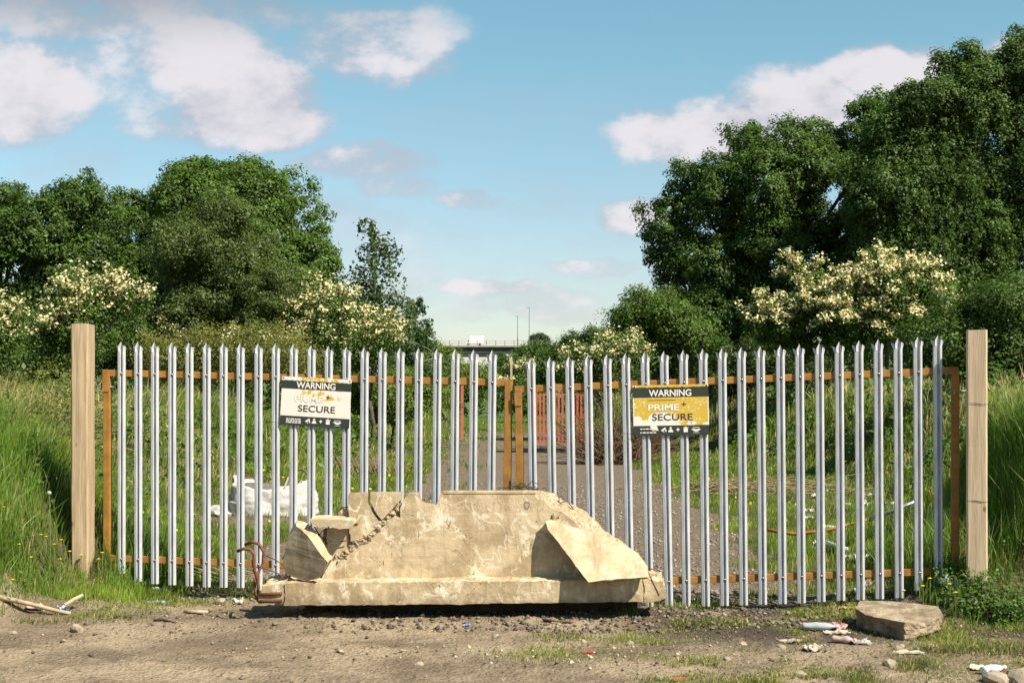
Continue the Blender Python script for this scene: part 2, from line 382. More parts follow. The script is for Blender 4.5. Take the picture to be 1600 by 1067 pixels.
def trunk(root, base, lobes, r, mat_, nb=3):
    b = MB(); L = sorted(lobes, key=lambda l: -l[3]*l[5]); mid = Vector(L[0][:3])
    base = Vector(base); j = lambda s: Vector((random.uniform(-s, s), random.uniform(-s, s), 0))
    fork = base.lerp(mid, .45)+j(.15)
    b.tube([base-Vector((0, 0, .2)), base.lerp(fork, .5)+j(.1), fork], r, 8, r*.75)
    for l in lobes:
        c = Vector(l[:3])
        for q in range(nb):
            tip = c+Vector((random.uniform(-.75, .75)*l[3], random.uniform(-.75, .75)*l[4], random.uniform(-.2, .8)*l[5]))
            m1 = fork.lerp(tip, .35)+j(.3)+Vector((0, 0, .3)); m2 = fork.lerp(tip, .7)+j(.3)
            b.tube([fork, m1, m2, tip], r*.5, 6, r*.06)
            for _ in range(3):
                s = m2.lerp(tip, random.random()*.6); b.tube([s, s+Vector((random.uniform(-1, 1), random.uniform(-1, 1), random.uniform(0, .9)))*l[3]*.35], r*.12, 4, r*.03)
    return b.build('trunk', mat_, root, True)
def lobe(u, v, ru, rv, Y, ry=None, dy=0):
    c = at(u, v, Y); rx = ru*Y/F; rz = rv*Y/F
    return (c.x, Y+dy, c.z, rx, ry or rx, rz)
def tree(name, label, cat, Y, lobes, base_u, nclump, per, size, col, r=.16, bark=None, style='round', group=None, blossom=0, yellow=.12, cr=.45, bl_col=(.70, .61, .36), bl_size=.085, up=.55, flat=.8, nb=3, bl_cr=.16):
    LB = [lobe(*l[:4], Y, *(l[4:])) for l in lobes]
    bx = (base_u-800)/F*Y; bz = hz(bx, Y)
    root = empty(name, (bx, Y, bz), 0, label, cat, group)
    o_ = Vector((bx, Y, bz)); LB0 = LB
    tr_ = trunk(root, (bx, Y, bz), LB, r, bark or M_BARK, nb)
    if style == 'weep':
        c = make_weeping('hanging_strands', LB, int(nclump*.5), per, size*.85, col, root, yellow=yellow)
        make_crown('crown', [(l[0], l[1], l[2], l[3]*.95, l[4]*.95, l[5]*.97) for l in LB], 3300, 40, .14, col, root, cr=.45, yellow=.12)
    else:
        c = make_crown('crown', LB, nclump, per, size, col, root, cr=cr, yellow=yellow, up=up, flat=flat)
    if blossom:
        P = []; r1 = random.Random(int(base_u))
        while len(P) < blossom*1.1:
            l = r1.choices(LB, [q[3]*q[5] for q in LB])[0]; d_ = Vector((r1.gauss(0, 1), -abs(r1.gauss(0, .9)), abs(r1.gauss(.2, .9)))).normalized(); k_ = r1.uniform(.55, .85)
            p_ = Vector((l[0]+d_.x*l[3]*k_, l[1]+d_.y*l[4]*k_, l[2]+d_.z*l[5]*k_)); v_ = (d_+Vector((r1.uniform(-.7, .7), 0, r1.uniform(-.1, .8)))).normalized(); L = r1.uniform(.35, 1.15)*min(l[5], 1.0)*1.1; n_ = max(3, int(L/.07))
            for q in range(n_):
                p_ = p_+v_*(L/n_); v_ = (v_+Vector((0, 0, -.07))).normalized()
                if p_.z > hzq(p_.x, p_.y)+.2: P.append(tuple(p_+Vector((r1.gauss(0, .035), r1.gauss(0, .035), r1.gauss(0, .035)))))
        P = np.array(P); n = len(P); per_ = 7; Q = (P[:, None]+rng.normal(size=(n, per_, 3))*np.array([.075, .075, .05])).reshape(-1, 3)
        N = rng.normal(size=(n*per_, 3))*.6+np.array([0, -.3, .8])
        obj('blossom', quad_mesh('blossom', leaf_quads(Q, N, bl_size*.8*(.6+.8*rng.random(n*per_)), .9), pal(bl_col, n*per_, .25)), M_BLOSSOM, root)
        Q = (P[:, None]+rng.normal(size=(n, 6, 3))*.10-np.array([0, -.04, .05])).reshape(-1, 3)
        obj('leaves', quad_mesh('leaves', leaf_quads(Q, rng.normal(size=(n*6, 3))+np.array([0, 0, .6]), .09*(.6+.8*rng.random(n*6))), pal(col, n*6, .3)), M_LEAF, root)
    for ch in kids(root): ch.location = -o_
    return root
# ------------------------------------------------------------------ trees and shrubs
G_D = (.055, .102, .020); G_M = (.074, .130, .024); G_L = (.115, .165, .028); G_W = (.078, .112, .034); G_B = (.05, .085, .03)
def airy_birch(label, u, Y, v0, v1, ru, nb, sd_):
    rr = random.Random(sd_+3); x0 = (u-800)/F*Y; z0 = hz(x0, Y); H = at(0, v0, Y).z-z0; Hb = at(0, v1, Y).z-z0; Rm = ru*Y/F
    root = empty('birch_tree', (x0, Y, z0), 0, label, 'tree'); b = MB(); P = []; 
    b.tube([(0, 0, -.2), (.05, 0, H*.4), (-.03, 0, H*.75), (.08, 0, H*.98)], .11, 8, .02)
    for k in range(nb):
        t_ = rr.random()**.8; z = Hb*.6+(H-Hb*.6)*t_; L = Rm*(2.3-t_*1.75)*rr.uniform(.5, 1.2); a = rr.uniform(0, 6.28)
        d_ = Vector((math.cos(a), math.sin(a)*.8, 0)); p_ = Vector((0, 0, z)); q = [p_.copy()]
        for i in range(5):
            p_ = p_+d_*L/5+Vector((rr.uniform(-.05, .05), 0, L/5*(.62-.34*i))); q.append(p_.copy())
        b.tube(q, .022, 4, .005)
        for i in (1, 2, 3, 3, 4, 4, 5, 5):
            for m_ in range(int(6*(.4+L/Rm))):
                c = q[i-1].lerp(q[i], rr.random()); dr = rr.random()**1.5*(.35+.35*L/Rm); P.append((c.x+rr.gauss(0, .06), c.y+rr.gauss(0, .06), c.z-dr+rr.gauss(0, .08)))
    b.build('trunk', M_BIRCH, root, True); Q = np.array(P); n = len(Q); N = rng.normal(size=(n, 3))+np.array([0, -.2, .4])
    obj('crown', quad_mesh('crown', leaf_quads(Q, N, .15*(Y/52)*(.6+.8*rng.random(n))), pal((.066, .108, .038), n, .35)), M_LEAF, root)
def trees():
    tree('broadleaf_tree', 'rounded dark green tree at the far left edge, behind the left timber post', 'tree', 46,
         [(60, 370, 95, 88), (140, 352, 60, 72), (20, 430, 95, 100), (125, 450, 85, 90), (-70, 410, 90, 110)], 70, 2000, 42, .15, G_D, .22)
    tree('broadleaf_tree', 'lower dark tree filling the dip between the two big rounded left-hand trees', 'tree', 53,
         [(212, 372, 62, 72), (222, 440, 70, 70), (262, 355, 50, 60)], 220, 1100, 36, .16, G_D, .18)
    tree('broadleaf_tree', 'biggest dome-shaped tree of the left side, its round right shoulder against the sky', 'tree', 47,
         [(330, 350, 82, 82), (412, 372, 102, 100), (455, 440, 75, 85), (310, 430, 90, 90), (385, 305, 72, 42), (315, 285, 40, 30)], 390, 3000, 42, .15, G_M, .25)
    tree('willow_tree', 'paler grey-green feathery willow standing in front of the big dome-shaped left tree', 'tree', 37,
         [(335, 420, 92, 90), (405, 465, 88, 75), (275, 485, 72, 62), (345, 365, 55, 50), (450, 520, 60, 40)], 350, 1900, 44, .095, G_W, .14, cr=.36, yellow=.2, blossom=0)
    tree('hawthorn', 'hawthorn thick with cream blossom just above and behind the left timber post', 'shrub', 33,
         [(150, 488, 58, 44), (208, 474, 34, 24), (120, 530, 60, 40)], 150, 420, 36, .085, G_M, .07, blossom=520)
    tree('hawthorn', 'hawthorn with cream blossom cut by the left edge of the picture', 'shrub', 31,
         [(-8, 525, 44, 40), (-60, 500, 50, 50)], -15, 260, 36, .085, G_M, .07, blossom=420)
    tree('hawthorn', 'blossom-covered hawthorn right of the willow, left of the narrow upright birch', 'shrub', 36,
         [(512, 500, 40, 42), (490, 540, 40, 35)], 505, 280, 36, .085, G_M, .07, blossom=420)
    tree('hawthorn', 'low blossom-covered hawthorn at the foot of the narrow upright birch', 'shrub', 39,
         [(585, 528, 40, 32), (555, 550, 40, 26)], 580, 260, 36, .085, G_M, .07, blossom=420)
    tree('straw_coloured_shrub', 'shrub with small pale yellow-brown leaves below the willow, above the left gate spikes', 'shrub', 33,
         [(380, 548, 110, 36), (290, 560, 70, 40), (470, 570, 70, 30)], 370, 650, 40, .07, (.16, .16, .05), .05, yellow=.5, blossom=60, bl_size=.045)
    tree('dense_bush', 'dark green bush low on the bank behind the left timber post', 'bush', 36,
         [(190, 545, 70, 45), (90, 540, 80, 55), (20, 575, 70, 45), (240, 580, 60, 40), (-60, 560, 60, 60)], 160, 900, 36, .1, G_D, .06)
    # narrow upright birch: ascending sparse limbs
    airy_birch('narrow upright dark birch standing alone against the sky left of centre', 585, 52, 345, 515, 46, 62, 0)
    airy_birch('small wispy birch rising over the low bushes just left of the road bridge', 651, 76, 464, 550, 30, 34, 1)
    tree('broadleaf_tree', 'small round-topped bright green tree between the sloping hedge and great right-hand tree', 'tree', 44,
         [(1028, 500, 52, 46), (985, 520, 32, 42), (1060, 540, 50, 40), (1000, 465, 25, 22)], 1030, 700, 40, .12, G_M, .12, yellow=.25)
    tree('broadleaf_tree', 'great spreading green tree on the right, its left side against the sky', 'tree', 52,
         [(1108, 352, 88, 92), (1195, 295, 100, 98), (1300, 290, 105, 112), (1120, 440, 92, 75), (1240, 410, 130, 95), (1150, 500, 110, 65), (1090, 290, 40, 42), (1080, 400, 62, 48), (1375, 205, 55, 60), (1380, 300, 60, 90)], 1190, 4600, 42, .15, (.060, .108, .022), .28)
    tree('weeping_birch', 'tall weeping birch with hanging strands behind the blossom on the right', 'tree', 47,
         [(1450, 210, 58, 90), (1525, 185, 58, 88), (1405, 290, 78, 105), (1490, 340, 90, 115), (1472, 100, 16, 34), (1510, 100, 24, 26), (1420, 420, 95, 80), (1550, 110, 22, 26), (1418, 150, 22, 30), (1390, 205, 26, 26)], 1465, 2700, 34, .11, (.066, .112, .028), .2, M_BIRCH, style='weep')
    tree('weeping_birch', 'tallest dark weeping birch cut off by the right edge of the picture', 'tree', 47,
         [(1610, 130, 60, 95), (1600, 290, 75, 120), (1680, 220, 90, 190), (1590, 400, 80, 80)], 1625, 2000, 34, .11, (.066, .112, .028), .2, M_BIRCH, style='weep')
    tree('hawthorn', 'loose leggy hawthorn with cream blossom, left of the two on the right side', 'shrub', 42,
         [(1250, 430, 22, 26), (1270, 465, 28, 26), (1200, 470, 34, 12), (1215, 510, 38, 30), (1275, 505, 38, 45), (1180, 490, 20, 12)], 1250, 420, 36, .115, G_M, .07, blossom=800, bl_size=.105, cr=.3)
    tree('hawthorn', 'fullest hawthorn, covered in cream blossom, just left of the right timber post', 'shrub', 41,
         [(1390, 460, 52, 46), (1335, 505, 44, 50), (1440, 495, 44, 45), (1365, 405, 24, 16), (1420, 425, 30, 18), (1470, 445, 20, 16), (1330, 440, 24, 20), (1390, 420, 24, 18)], 1385, 760, 36, .115, G_M, .08, blossom=1500, bl_size=.105)
    tree('dense_bush', 'large leafy green bush behind and right of the right timber post', 'bush', 29,
         [(1560, 500, 85, 58), (1490, 545, 70, 48), (1640, 540, 80, 80), (1590, 590, 60, 50)], 1560, 1100, 38, .1, G_D, .07, yellow=.2)
    tree('dense_bush', 'shadowy bush under the great right-hand tree, behind the right gate spikes', 'bush', 46,
         [(1120, 575, 75, 40), (1210, 575, 70, 45), (1310, 570, 80, 45), (1420, 575, 80, 40), (1060, 590, 50, 35)], 1180, 1100, 34, .11, (.045, .075, .02), .06)
    tree('hawthorn', 'low blossoming hawthorn above the middle of the right gate, beside the bare thicket', 'shrub', 43,
         [(950, 562, 50, 30), (905, 580, 32, 26), (985, 545, 24, 18)], 945, 300, 34, .1, G_M, .06, blossom=330)
    tree('hawthorn', 'tiny far blossoming hawthorn where the two gates meet', 'shrub', 72,
         [(812, 578, 20, 15), (800, 600, 22, 18)], 812, 150, 24, .12, G_M, .06, blossom=160, bl_size=.1)
    tree('hedge_bush', 'dark hedge sloping down towards the bridge on the right of centre', 'bush', 92,
         [(975, 530, 38, 40), (935, 545, 48, 34), (890, 560, 38, 28), (865, 575, 34, 22)], 930, 900, 34, .2, G_D, .1, cr=.8)
    tree('dense_bush', 'dark bush in front of the middle of the road bridge', 'bush', 150,
         [(825, 568, 30, 24), (797, 580, 34, 20), (852, 574, 30, 26), (745, 594, 36, 14), (838, 550, 14, 12), (862, 556, 12, 10)], 825, 800, 30, .3, G_D, .1, cr=1.1)
    tree('dense_bush', 'light green bush left of the dark bush in front of the bridge', 'bush', 84,
         [(712, 575, 26, 18), (748, 584, 24, 14), (690, 565, 20, 22), (660, 562, 30, 24), (672, 590, 60, 22), (620, 572, 40, 32), (725, 592, 40, 14)], 700, 900, 32, .17, G_L, .07, cr=.7, yellow=.35)
    tree('broadleaf_tree', 'tiny dark tree showing above the deck line of the far bridge', 'tree', 470,
         [(843, 530, 11, 8), (836, 534, 8, 8), (850, 534, 7, 7)], 843, 160, 26, .7, (.05, .08, .03), .3, cr=1.2)
    tree('dense_bush', 'small leafy bush on the slope behind the middle of the left gate', 'bush', 41,
         [(610, 618, 60, 28), (680, 622, 50, 24), (540, 615, 60, 26)], 610, 700, 32, .1, G_L, .05, cr=.35, yellow=.3)
    # bare brown thicket behind the right gate
    b = MB(); c0 = at(965, 690, 36); root = empty('bare_thicket', (c0.x, 36, hz(c0.x, 36)), 0, 'bare brown thorny thicket standing just left of the right-hand warning sign', 'bush')
    for i in range(330):
        x0 = random.gauss(0, .35); a = random.uniform(-1.1, 1.1); L = random.uniform(.8, 2.3); y0 = random.gauss(0, .3)
        q = [Vector((x0, y0, -.1))]
        for k in range(4): q.append(q[-1]+Vector((math.sin(a)*L/4+random.uniform(-.1, .1), random.uniform(-.15, .15), math.cos(a)*L/4))); a += random.uniform(-.1, .35)*(1 if a > 0 else -1)
        b.tube(q, .014, 3, .005)
    b.build('stems', M_BROWNTWIG, root)
    lv = make_crown('leaves', [(c0.x, 36, 1.6, 1.0, .8, .9)], 60, 24, .07, (.10, .09, .035), root, yellow=.3); lv.location = -root.location
    # dry arching briars at the left
    c0 = at(65, 620, 20); root = empty('dry_briar', (c0.x, 20, hz(c0.x, 20)), 0, 'dry straw-coloured briar with arching bare stems left of the left timber post', 'bush'); b = MB()
    for i in range(70):
        x0 = random.gauss(0, .25); a = random.uniform(-1.2, 1.2); L = random.uniform(.5, 1.4); q = [Vector((x0, random.gauss(0, .2), -.05))]
        for k in range(5): q.append(q[-1]+Vector((math.sin(a)*L/5+random.uniform(-.05, .05), random.uniform(-.06, .06), math.cos(a)*L/5))); a += .2*(1 if a > 0 else -1)
        b.tube(q, .011, 4, .003)
    b.build('stems', M_TWIG, root)
    lv = make_crown('leaves', [(c0.x, 20, 1.75, .75, .4, .4)], 120, 22, .05, (.2, .18, .06), root, yellow=.5, cr=.2); lv.location = -root.location
trees()
# far-off woods that close the view: one mass each
def belt(name, xs, Y, base, h, n, per, size, col, cr):
    LB = []
    for x in xs:
        z0 = hz(x, Y); LB.append((x, Y+random.uniform(-3, 3), z0+h*.45, random.uniform(.9, 1.3)*h*.7, h*.5, h*random.uniform(.5, .62)))
    make = make_crown('distant_woodland', LB, n, per, size, col, None, cr=cr)
    return tag(make, base, 'woodland', kind='stuff')
belt('w', [-40, -35, -30, -26, -22, -18.5, -15, -12, -9.5], 60, 'dark woodland closing the view behind the left-hand trees', 5.5, 1500, 26, .28, G_D, .8)
belt('w', [11, 14, 17, 20.5, 24, 28, 32, 36, 41], 64, 'dark woodland closing the view behind the right-hand trees', 6.5, 1500, 26, .28, G_D, .8)
belt('w', list(range(-150, 170, 14)), 330, 'low belt of far trees below the road bridge', 6.5, 1500, 20, .9, (.055, .085, .035), 1.6)
belt('w', list(range(-14, 16, 3)), 118, 'low hedge growth closing the far end of the track', 3.0, 700, 26, .32, G_M, .8)

# ------------------------------------------------------------------ grass
def blades(name, n, y0, y1, xr, dens, hfun, green=True, lab='', strawp=.15, powr=1.0, wk=.00055, lean=.35, base=(.150, .215, .026), straw=(.42, .34, .16)):
    u = rng.random(n); 
    y = (y0**(-powr)+(y1**(-powr)-y0**(-powr))*u)**(-1/powr) if powr else y0+(y1-y0)*u
    xl, xh = xr(y); x = xl+(xh-xl)*rng.random(n)
    dn = dens(x, y); ok = rng.random(n) < dn; x = x[ok]; y = y[ok]; n = len(x)
    z = height(x, y)-.01
    h = hfun(x, y)*(.45+.85*rng.random(n)); wd = np.maximum(.0045, wk*y)*(.7+.6*rng.random(n))
    th = rng.random(n)*2*np.pi; ln = lean*(.2+1.3*rng.random(n)); lx = np.cos(th)*ln+.12; ly = np.sin(th)*ln
    fa = rng.random(n)*np.pi; ax = np.cos(fa)*.8+.2; ay = np.sin(fa)*.6
    base_p = np.stack([x, y, z], 1); side = np.stack([ax, ay, np.zeros(n)], 1)*(wd/2)[:, None]
    mid = base_p+np.stack([lx*.3*h, ly*.3*h, .55*h], 1); tip = base_p+np.stack([lx*h, ly*h, h*(1-.35*ln)], 1)
    V1 = np.stack([base_p-side, base_p+side, mid+side*.9, mid-side*.9], 1)
    V2 = np.stack([mid-side*.9, mid+side*.9, tip+side*.12, tip-side*.12], 1)
    patch = fbm2(x*.8, y*.8, 91, 3); fine = fbm2(x*3.1, y*3.1, 92, 2)
    c = np.array(base)[None]*(.22+1.35*fine[:, None])*(.75+.5*rng.random((n, 1)))
    c = c*(1-.35*np.clip(patch-.5, 0, 1)[:, None]*2)+np.array([[.05, .03, 0]])*np.clip(.55-patch, 0, 1)[:, None]*2
    sp = strawp(x, y) if callable(strawp) else strawp
    k = (rng.random(n) < sp)[:, None]; c = np.where(k, np.array(straw)[None]*(.6+.7*rng.random((n, 1))), c)
    me = quad_mesh(name, np.concatenate([V1, V2]), np.clip(np.concatenate([c*.95, c]), .005, .9))
    return tag(obj(name, me, M_GRASS), lab, 'grass', kind='stuff')
xr_v = lambda y: (-(.40*y+1.0), (.40*y+1.0))
def d_bank(x, y):
    n = fbm2(x*1.6, y*1.6, 61, 3); return np.clip(grassy(x, y)*1.15-.15, 0, 1)*(.35+.9*ss(n, .32, .55))
def on_bank(x, y): return np.maximum(ss(footL(y)-x, -.1, 1.2), ss(x-footR(y), -.1, 1.2))
def h_mid(x, y):
    n = fbm2(x*.7, y*.7, 63, 3); b_ = on_bank(x, y); return (.05+.09*n)+(.07+.24*ss(n, .42, .66))*b_
def s_mid(x, y):
    n = fbm2(x*.5+3, y*.5, 64, 3); b_ = on_bank(x, y); rgt = ss(x, 1, 3)
    z = height(x, y); return np.clip(.05+.38*ss(n, .5, .64)*b_+.40*ss(z, 1.2, 1.6)*b_, 0, .85)
blades('grass', 330000, 11.2, 26, xr_v, d_bank, h_mid, lab='rough green and straw grass growing on the banks behind the gates', strawp=s_mid, powr=1.2)
blades('grass', 260000, 26, 120, xr_v, d_bank, lambda x, y: h_mid(x, y)*1.3, lab='far rough grass lining both sides of the track', strawp=s_mid, powr=1.1, wk=.0006)
blades('tall_dry_grass', 60000, 14, 42, xr_v, lambda x, y: on_bank(x, y)*ss(height(x, y), .9, 1.45)*ss(fbm2(x*.8, y*.8, 71, 3), .38, .55), lambda x, y: .5+.25*vn(x, y, 4), lab='tall pale dry grass along the tops of the banks', strawp=.85, powr=.8, lean=.4)
# lush growth by the posts
def d_lush(x, y):
    l = ss(footL(y)-x, -.35, .3)*ss(y, 10.9, 11.6); r = ss(x-2.88-.3*vn(x*2, y*2, 3), 0, .3)*ss(y, 10.25, 10.8)
    n = fbm2(x*2.2, y*2.2, 66, 3); bare = np.exp(-(((x+3.4)/.42)**2+((y-11.5)/.28)**2))+.7*np.exp(-(((x-3.95)/.25)**2+((y-10.6)/.3)**2))
    return np.clip(np.maximum(l, r)*(.25+ss(n, .35, .6))*np.clip(1-1.25*bare, 0, 1), 0, 1)
blades('lush_grass', 150000, 9.6, 14.2, lambda y: (-(.37*y+.5), (.37*y+.8)), lambda x, y: d_lush(x, y)*ss(np.abs(x), 2.7, 3.0), lambda x, y: .10+.30*ss(fbm2(x*1.5, y*1.5, 67, 3), .35, .65), lab='lush bright grass around the two timber posts', strawp=.05, powr=.5, base=(.125, .215, .028))
# thin short growth on the bare forecourt
def d_short(x, y):
    n = fbm2(x*1.7, y*2.6, 68, 4)
    r = 1.6*ss(x+(n-.5)*3, .5, 2.2)*(1-ss(y, 10.7, 11.2)*.5); strip = ss(-x, 1.6, 2.3)*ss(y, 10.9, 11.5)*(1-ss(y, 12.8, 13.3))
    c = np.exp(-(((x-.45)/.45)**2+((y-9.35)/.22)**2)); l = ss(-x, 2.6, 3.6)*ss(y, 10.3, 10.9)
    gt = ss(y, 11.1, 11.4)*(1-ss(y, 11.8, 12.2))*ss(x, .9, 1.4)
    return np.clip(np.maximum.reduce([r*ss(n+.16*ss(x, 2.0, 3.0), .44, .56), strip*ss(n, .36, .55), c*.8, l*ss(n, .4, .55), gt*ss(n, .4, .5)]), 0, 1)*(1-grassy(x, y)*.6)
blades('sparse_short_grass', 210000, 8.2, 13.3, lambda y: (-(.37*y+.3), (.37*y+.3)), d_short, lambda x, y: .022+.05*ss(fbm2(x*2, y*2, 69, 3), .4, .7), lab='sparse short yellow-green growth on the bare forecourt', strawp=.22, powr=.3, base=(.16, .20, .03), lean=.8)
def leafy(name, n, xr, yr, dens, size, col, lab, zr=(.02, .2), yellow=.2):
    x = xr[0]+(xr[1]-xr[0])*rng.random(n); y = yr[0]+(yr[1]-yr[0])*rng.random(n)**1.3
    ok = rng.random(n) < dens(x, y); x = x[ok]; y = y[ok]; n = len(x); z = height(x, y)+zr[0]+(zr[1]-zr[0])*rng.random(n)*(.3+fbm2(x*2, y*2, 81, 2))
    N = rng.normal(size=(n, 3))*.5+np.array([0, -.3, .9])
    me = quad_mesh(name, leaf_quads(np.stack([x, y, z], 1), N, size*(.5+rng.random(n))*np.clip(y/18, .7, 2.5), .5), pal(col, n, .35, None, yellow))
    return tag(obj(name, me, M_LEAF), lab, 'weeds', kind='stuff')
leafy('leafy_weeds', 120000, (-12, 12), (12, 46), lambda x, y: on_bank(x, y)*ss(fbm2(x*.9, y*.9, 83, 3), .45, .6), .075, G_M, 'patches of leafy weeds among the grass of the banks', (.03, .5))
leafy('leafy_weeds', 60000, (-12, 12), (13, 40), lambda x, y: on_bank(x, y)*ss(fbm2(x*.6+9, y*.6, 85, 3), .5, .6), .09, G_D, 'darker nettle-like growth in clumps on the banks', (.05, .9), .05)
leafy('ground_weeds', 9000, (3.25, 4.0), (10.45, 11.2), lambda x, y: .6*ss(fbm2(x*4, y*4, 86, 2), .35, .5)*(1-ss(x, 3.75, 3.95)), .045, (.085, .15, .035), 'bushy weeds around the foot of the right timber post', (.02, .20))
leafy('ground_weeds', 9000, (-4.6, 4.4), (10.2, 13.5), lambda x, y: d_lush(x, y)*ss(fbm2(x*3, y*3, 84, 3), .45, .6), .05, (.10, .17, .035), 'low broad-leaved weeds at the feet of the timber posts', (.02, .22))

# ------------------------------------------------------------------ gravel and stones
def rock_mesh(name, r, seed, sub=2, rough=.35, sq=(1, 1, 1)):
    bm = bmesh.new(); bmesh.ops.create_icosphere(bm, subdivisions=sub, radius=1)
    for v in bm.verts:
        c = v.co.copy(); n = mnoise.noise(c*1.3+Vector((seed*3.1, 0, 0)))*rough+mnoise.noise(c*3.1+Vector((0, seed, 0)))*rough*.4
        # flatten into a few planes, so it reads as broken stone
        v.co = Vector((c.x*sq[0], c.y*sq[1], c.z*sq[2]))*r*(1+n)
    me = bpy.data.meshes.new(name); bm.to_mesh(me); bm.free(); return me
def scatter_gravel(name, n, xf, lab, smin, smax, m_cols):
    x, y = xf(n); n = len(x); z = height(x, y); s = smin+(smax-smin)*rng.random(n)**3
    V = []; base = np.array([(1, 0, 0), (0, 1, 0), (-1, 0, 0), (0, -1, 0), (0, 0, .7), (0, 0, -.5)], float)
    faces = [(0, 1, 4), (1, 2, 4), (2, 3, 4), (3, 0, 4), (1, 0, 5), (2, 1, 5), (3, 2, 5), (0, 3, 5)]
    a = rng.random(n)*6.28; ca, sa = np.cos(a), np.sin(a)
    b = base[None]*(.6+.7*rng.random((n, 6, 1)))*s[:, None, None]
    b = np.stack([b[:, :, 0]*ca[:, None]-b[:, :, 1]*sa[:, None], b[:, :, 0]*sa[:, None]+b[:, :, 1]*ca[:, None], b[:, :, 2]], 2)+np.stack([x, y, z+s*.2], 1)[:, None]
    me = bpy.data.meshes.new(name); me.vertices.add(6*n); me.vertices.foreach_set('co', b.astype(np.float32).ravel())
    li = (np.array(faces).ravel()[None]+np.arange(n)[:, None]*6).ravel().astype(np.int32); nf = 8*n
    me.loops.add(3*nf); me.loops.foreach_set('vertex_index', li); me.polygons.add(nf)
    me.polygons.foreach_set('loop_start', np.arange(nf, dtype=np.int32)*3); me.polygons.foreach_set('loop_total', np.full(nf, 3, dtype=np.int32)); me.update()
    c = np.array(m_cols)[rng.integers(0, len(m_cols), n)]*(.7+.6*rng.random((n, 1)))
    at2 = me.attributes.new('col', 'FLOAT_COLOR', 'FACE'); at2.data.foreach_set('color', np.repeat(np.concatenate([c, np.ones((n, 1))], 1), 8, axis=0).astype(np.float32).ravel())
    return tag(obj(name, me, M_GRAVEL), lab, 'gravel', kind='stuff')
m, t, p = mat('gravel'); M_GRAVEL = m
a_ = t.n.new('ShaderNodeAttribute'); a_.attribute_name = 'col'; t.l.new(a_.outputs['Color'], p.inputs['Base Color']); p.inputs['Roughness'].default_value = .9; p.inputs['Specular IOR Level'].default_value = .2
def gf1(n):
    x = -4.2+8.4*rng.random(n); y = 8.2+3.6*rng.random(n); ok = rng.random(n) < .12+1.2*ss(fbm2(x*1.2, y*2, 31, 4)+.10*ss(x, -1, 1), .5, .64); return x[ok], y[ok]
scatter_gravel('gravel', 6000, gf1, 'loose pebbles and crumbs of soil on the forecourt', .004, .019, [(.20, .15, .10), (.15, .11, .075), (.10, .075, .05), (.27, .22, .16), (.07, .05, .04)])
def gf2(n):
    x = -2.8+6.2*rng.random(n); y = 11.8+16*rng.random(n)**1.4; ok = grassy(x, y) < .5; return x[ok], y[ok]
scatter_gravel('gravel', 11000, gf2, 'grey gravel on the track behind the gates', .006, .028, [(.2, .17, .14), (.13, .11, .09), (.26, .23, .19)])
def gf3(n):
    x = rng.normal(.9, 1.5, n); y = 10.25+rng.random(n)*1.0; ok = (x < 3.3) & (x > -3.2); return x[ok], y[ok]
scatter_gravel('rubble_crumbs', 2600, gf3, 'dark crumbled spoil and mortar crumbs along the foot of the gates and barrier', .006, .030, [(.07, .055, .045), (.10, .08, .06), (.20, .16, .12), (.10, .075, .055)])
def gf4(n):
    x = rng.normal(.2, .6, n); y = rng.normal(9.3, .22, n); return x, y
scatter_gravel('pale_chips', 80, gf4, 'pale stone chips lying around the small grass tuft on the forecourt', .008, .024, [(.42, .37, .30), (.33, .28, .21)])
stone_spots = [(1555, 1066, .085, 'pale stone cut by the bottom edge near the right corner'), (1592, 1066, .095, 'rounded pale stone at the bottom right corner'),
    (1392, 1041, .055, 'small pale stone on the yellow-green growth below the big rock'), (1405, 1014, .045, 'small flat stone just below the big rock'), (1250, 1055, .04, None), (1030, 1062, .035, 'small brown stone at the bottom edge, right of centre'),
    (774, 995, .028, 'small dark stone alone on bare soil in front of the barrier'), (20, 990, .03, None), (345, 943, .05, 'pale stone under the left gate, left of the rusty rebar loops'), (120, 940, .06, None), (655, 1040, .03, None), (1135, 1030, .03, None), (1160, 1008, .035, None), (985, 1005, .035, None), (910, 1003, .03, None), (1220, 1012, .035, None)]
pr = [rock_mesh('stone', 1, i, 2, .4, (1, .8, .6)) for i in range(4)]
for i, (u, v, r, lab) in enumerate(stone_spots):
    Y = EYE*F/(v-HZ); x = (u-800)/F*Y; zg = hz(x, Y); Y = (EYE-zg)*F/(v-HZ); x = (u-800)/F*Y; zg = hz(x, Y)
    o = obj('stone', pr[i % 4], M_STONE, None, (x, Y, zg+r*.2)); o.scale = (r, r, r); o.rotation_euler = (random.uniform(-.3, .3), random.uniform(-.3, .3), random.uniform(0, 6))
    tag(o, lab or 'small loose stone lying on the bare forecourt soil', 'stone', 'loose stones on the forecourt')
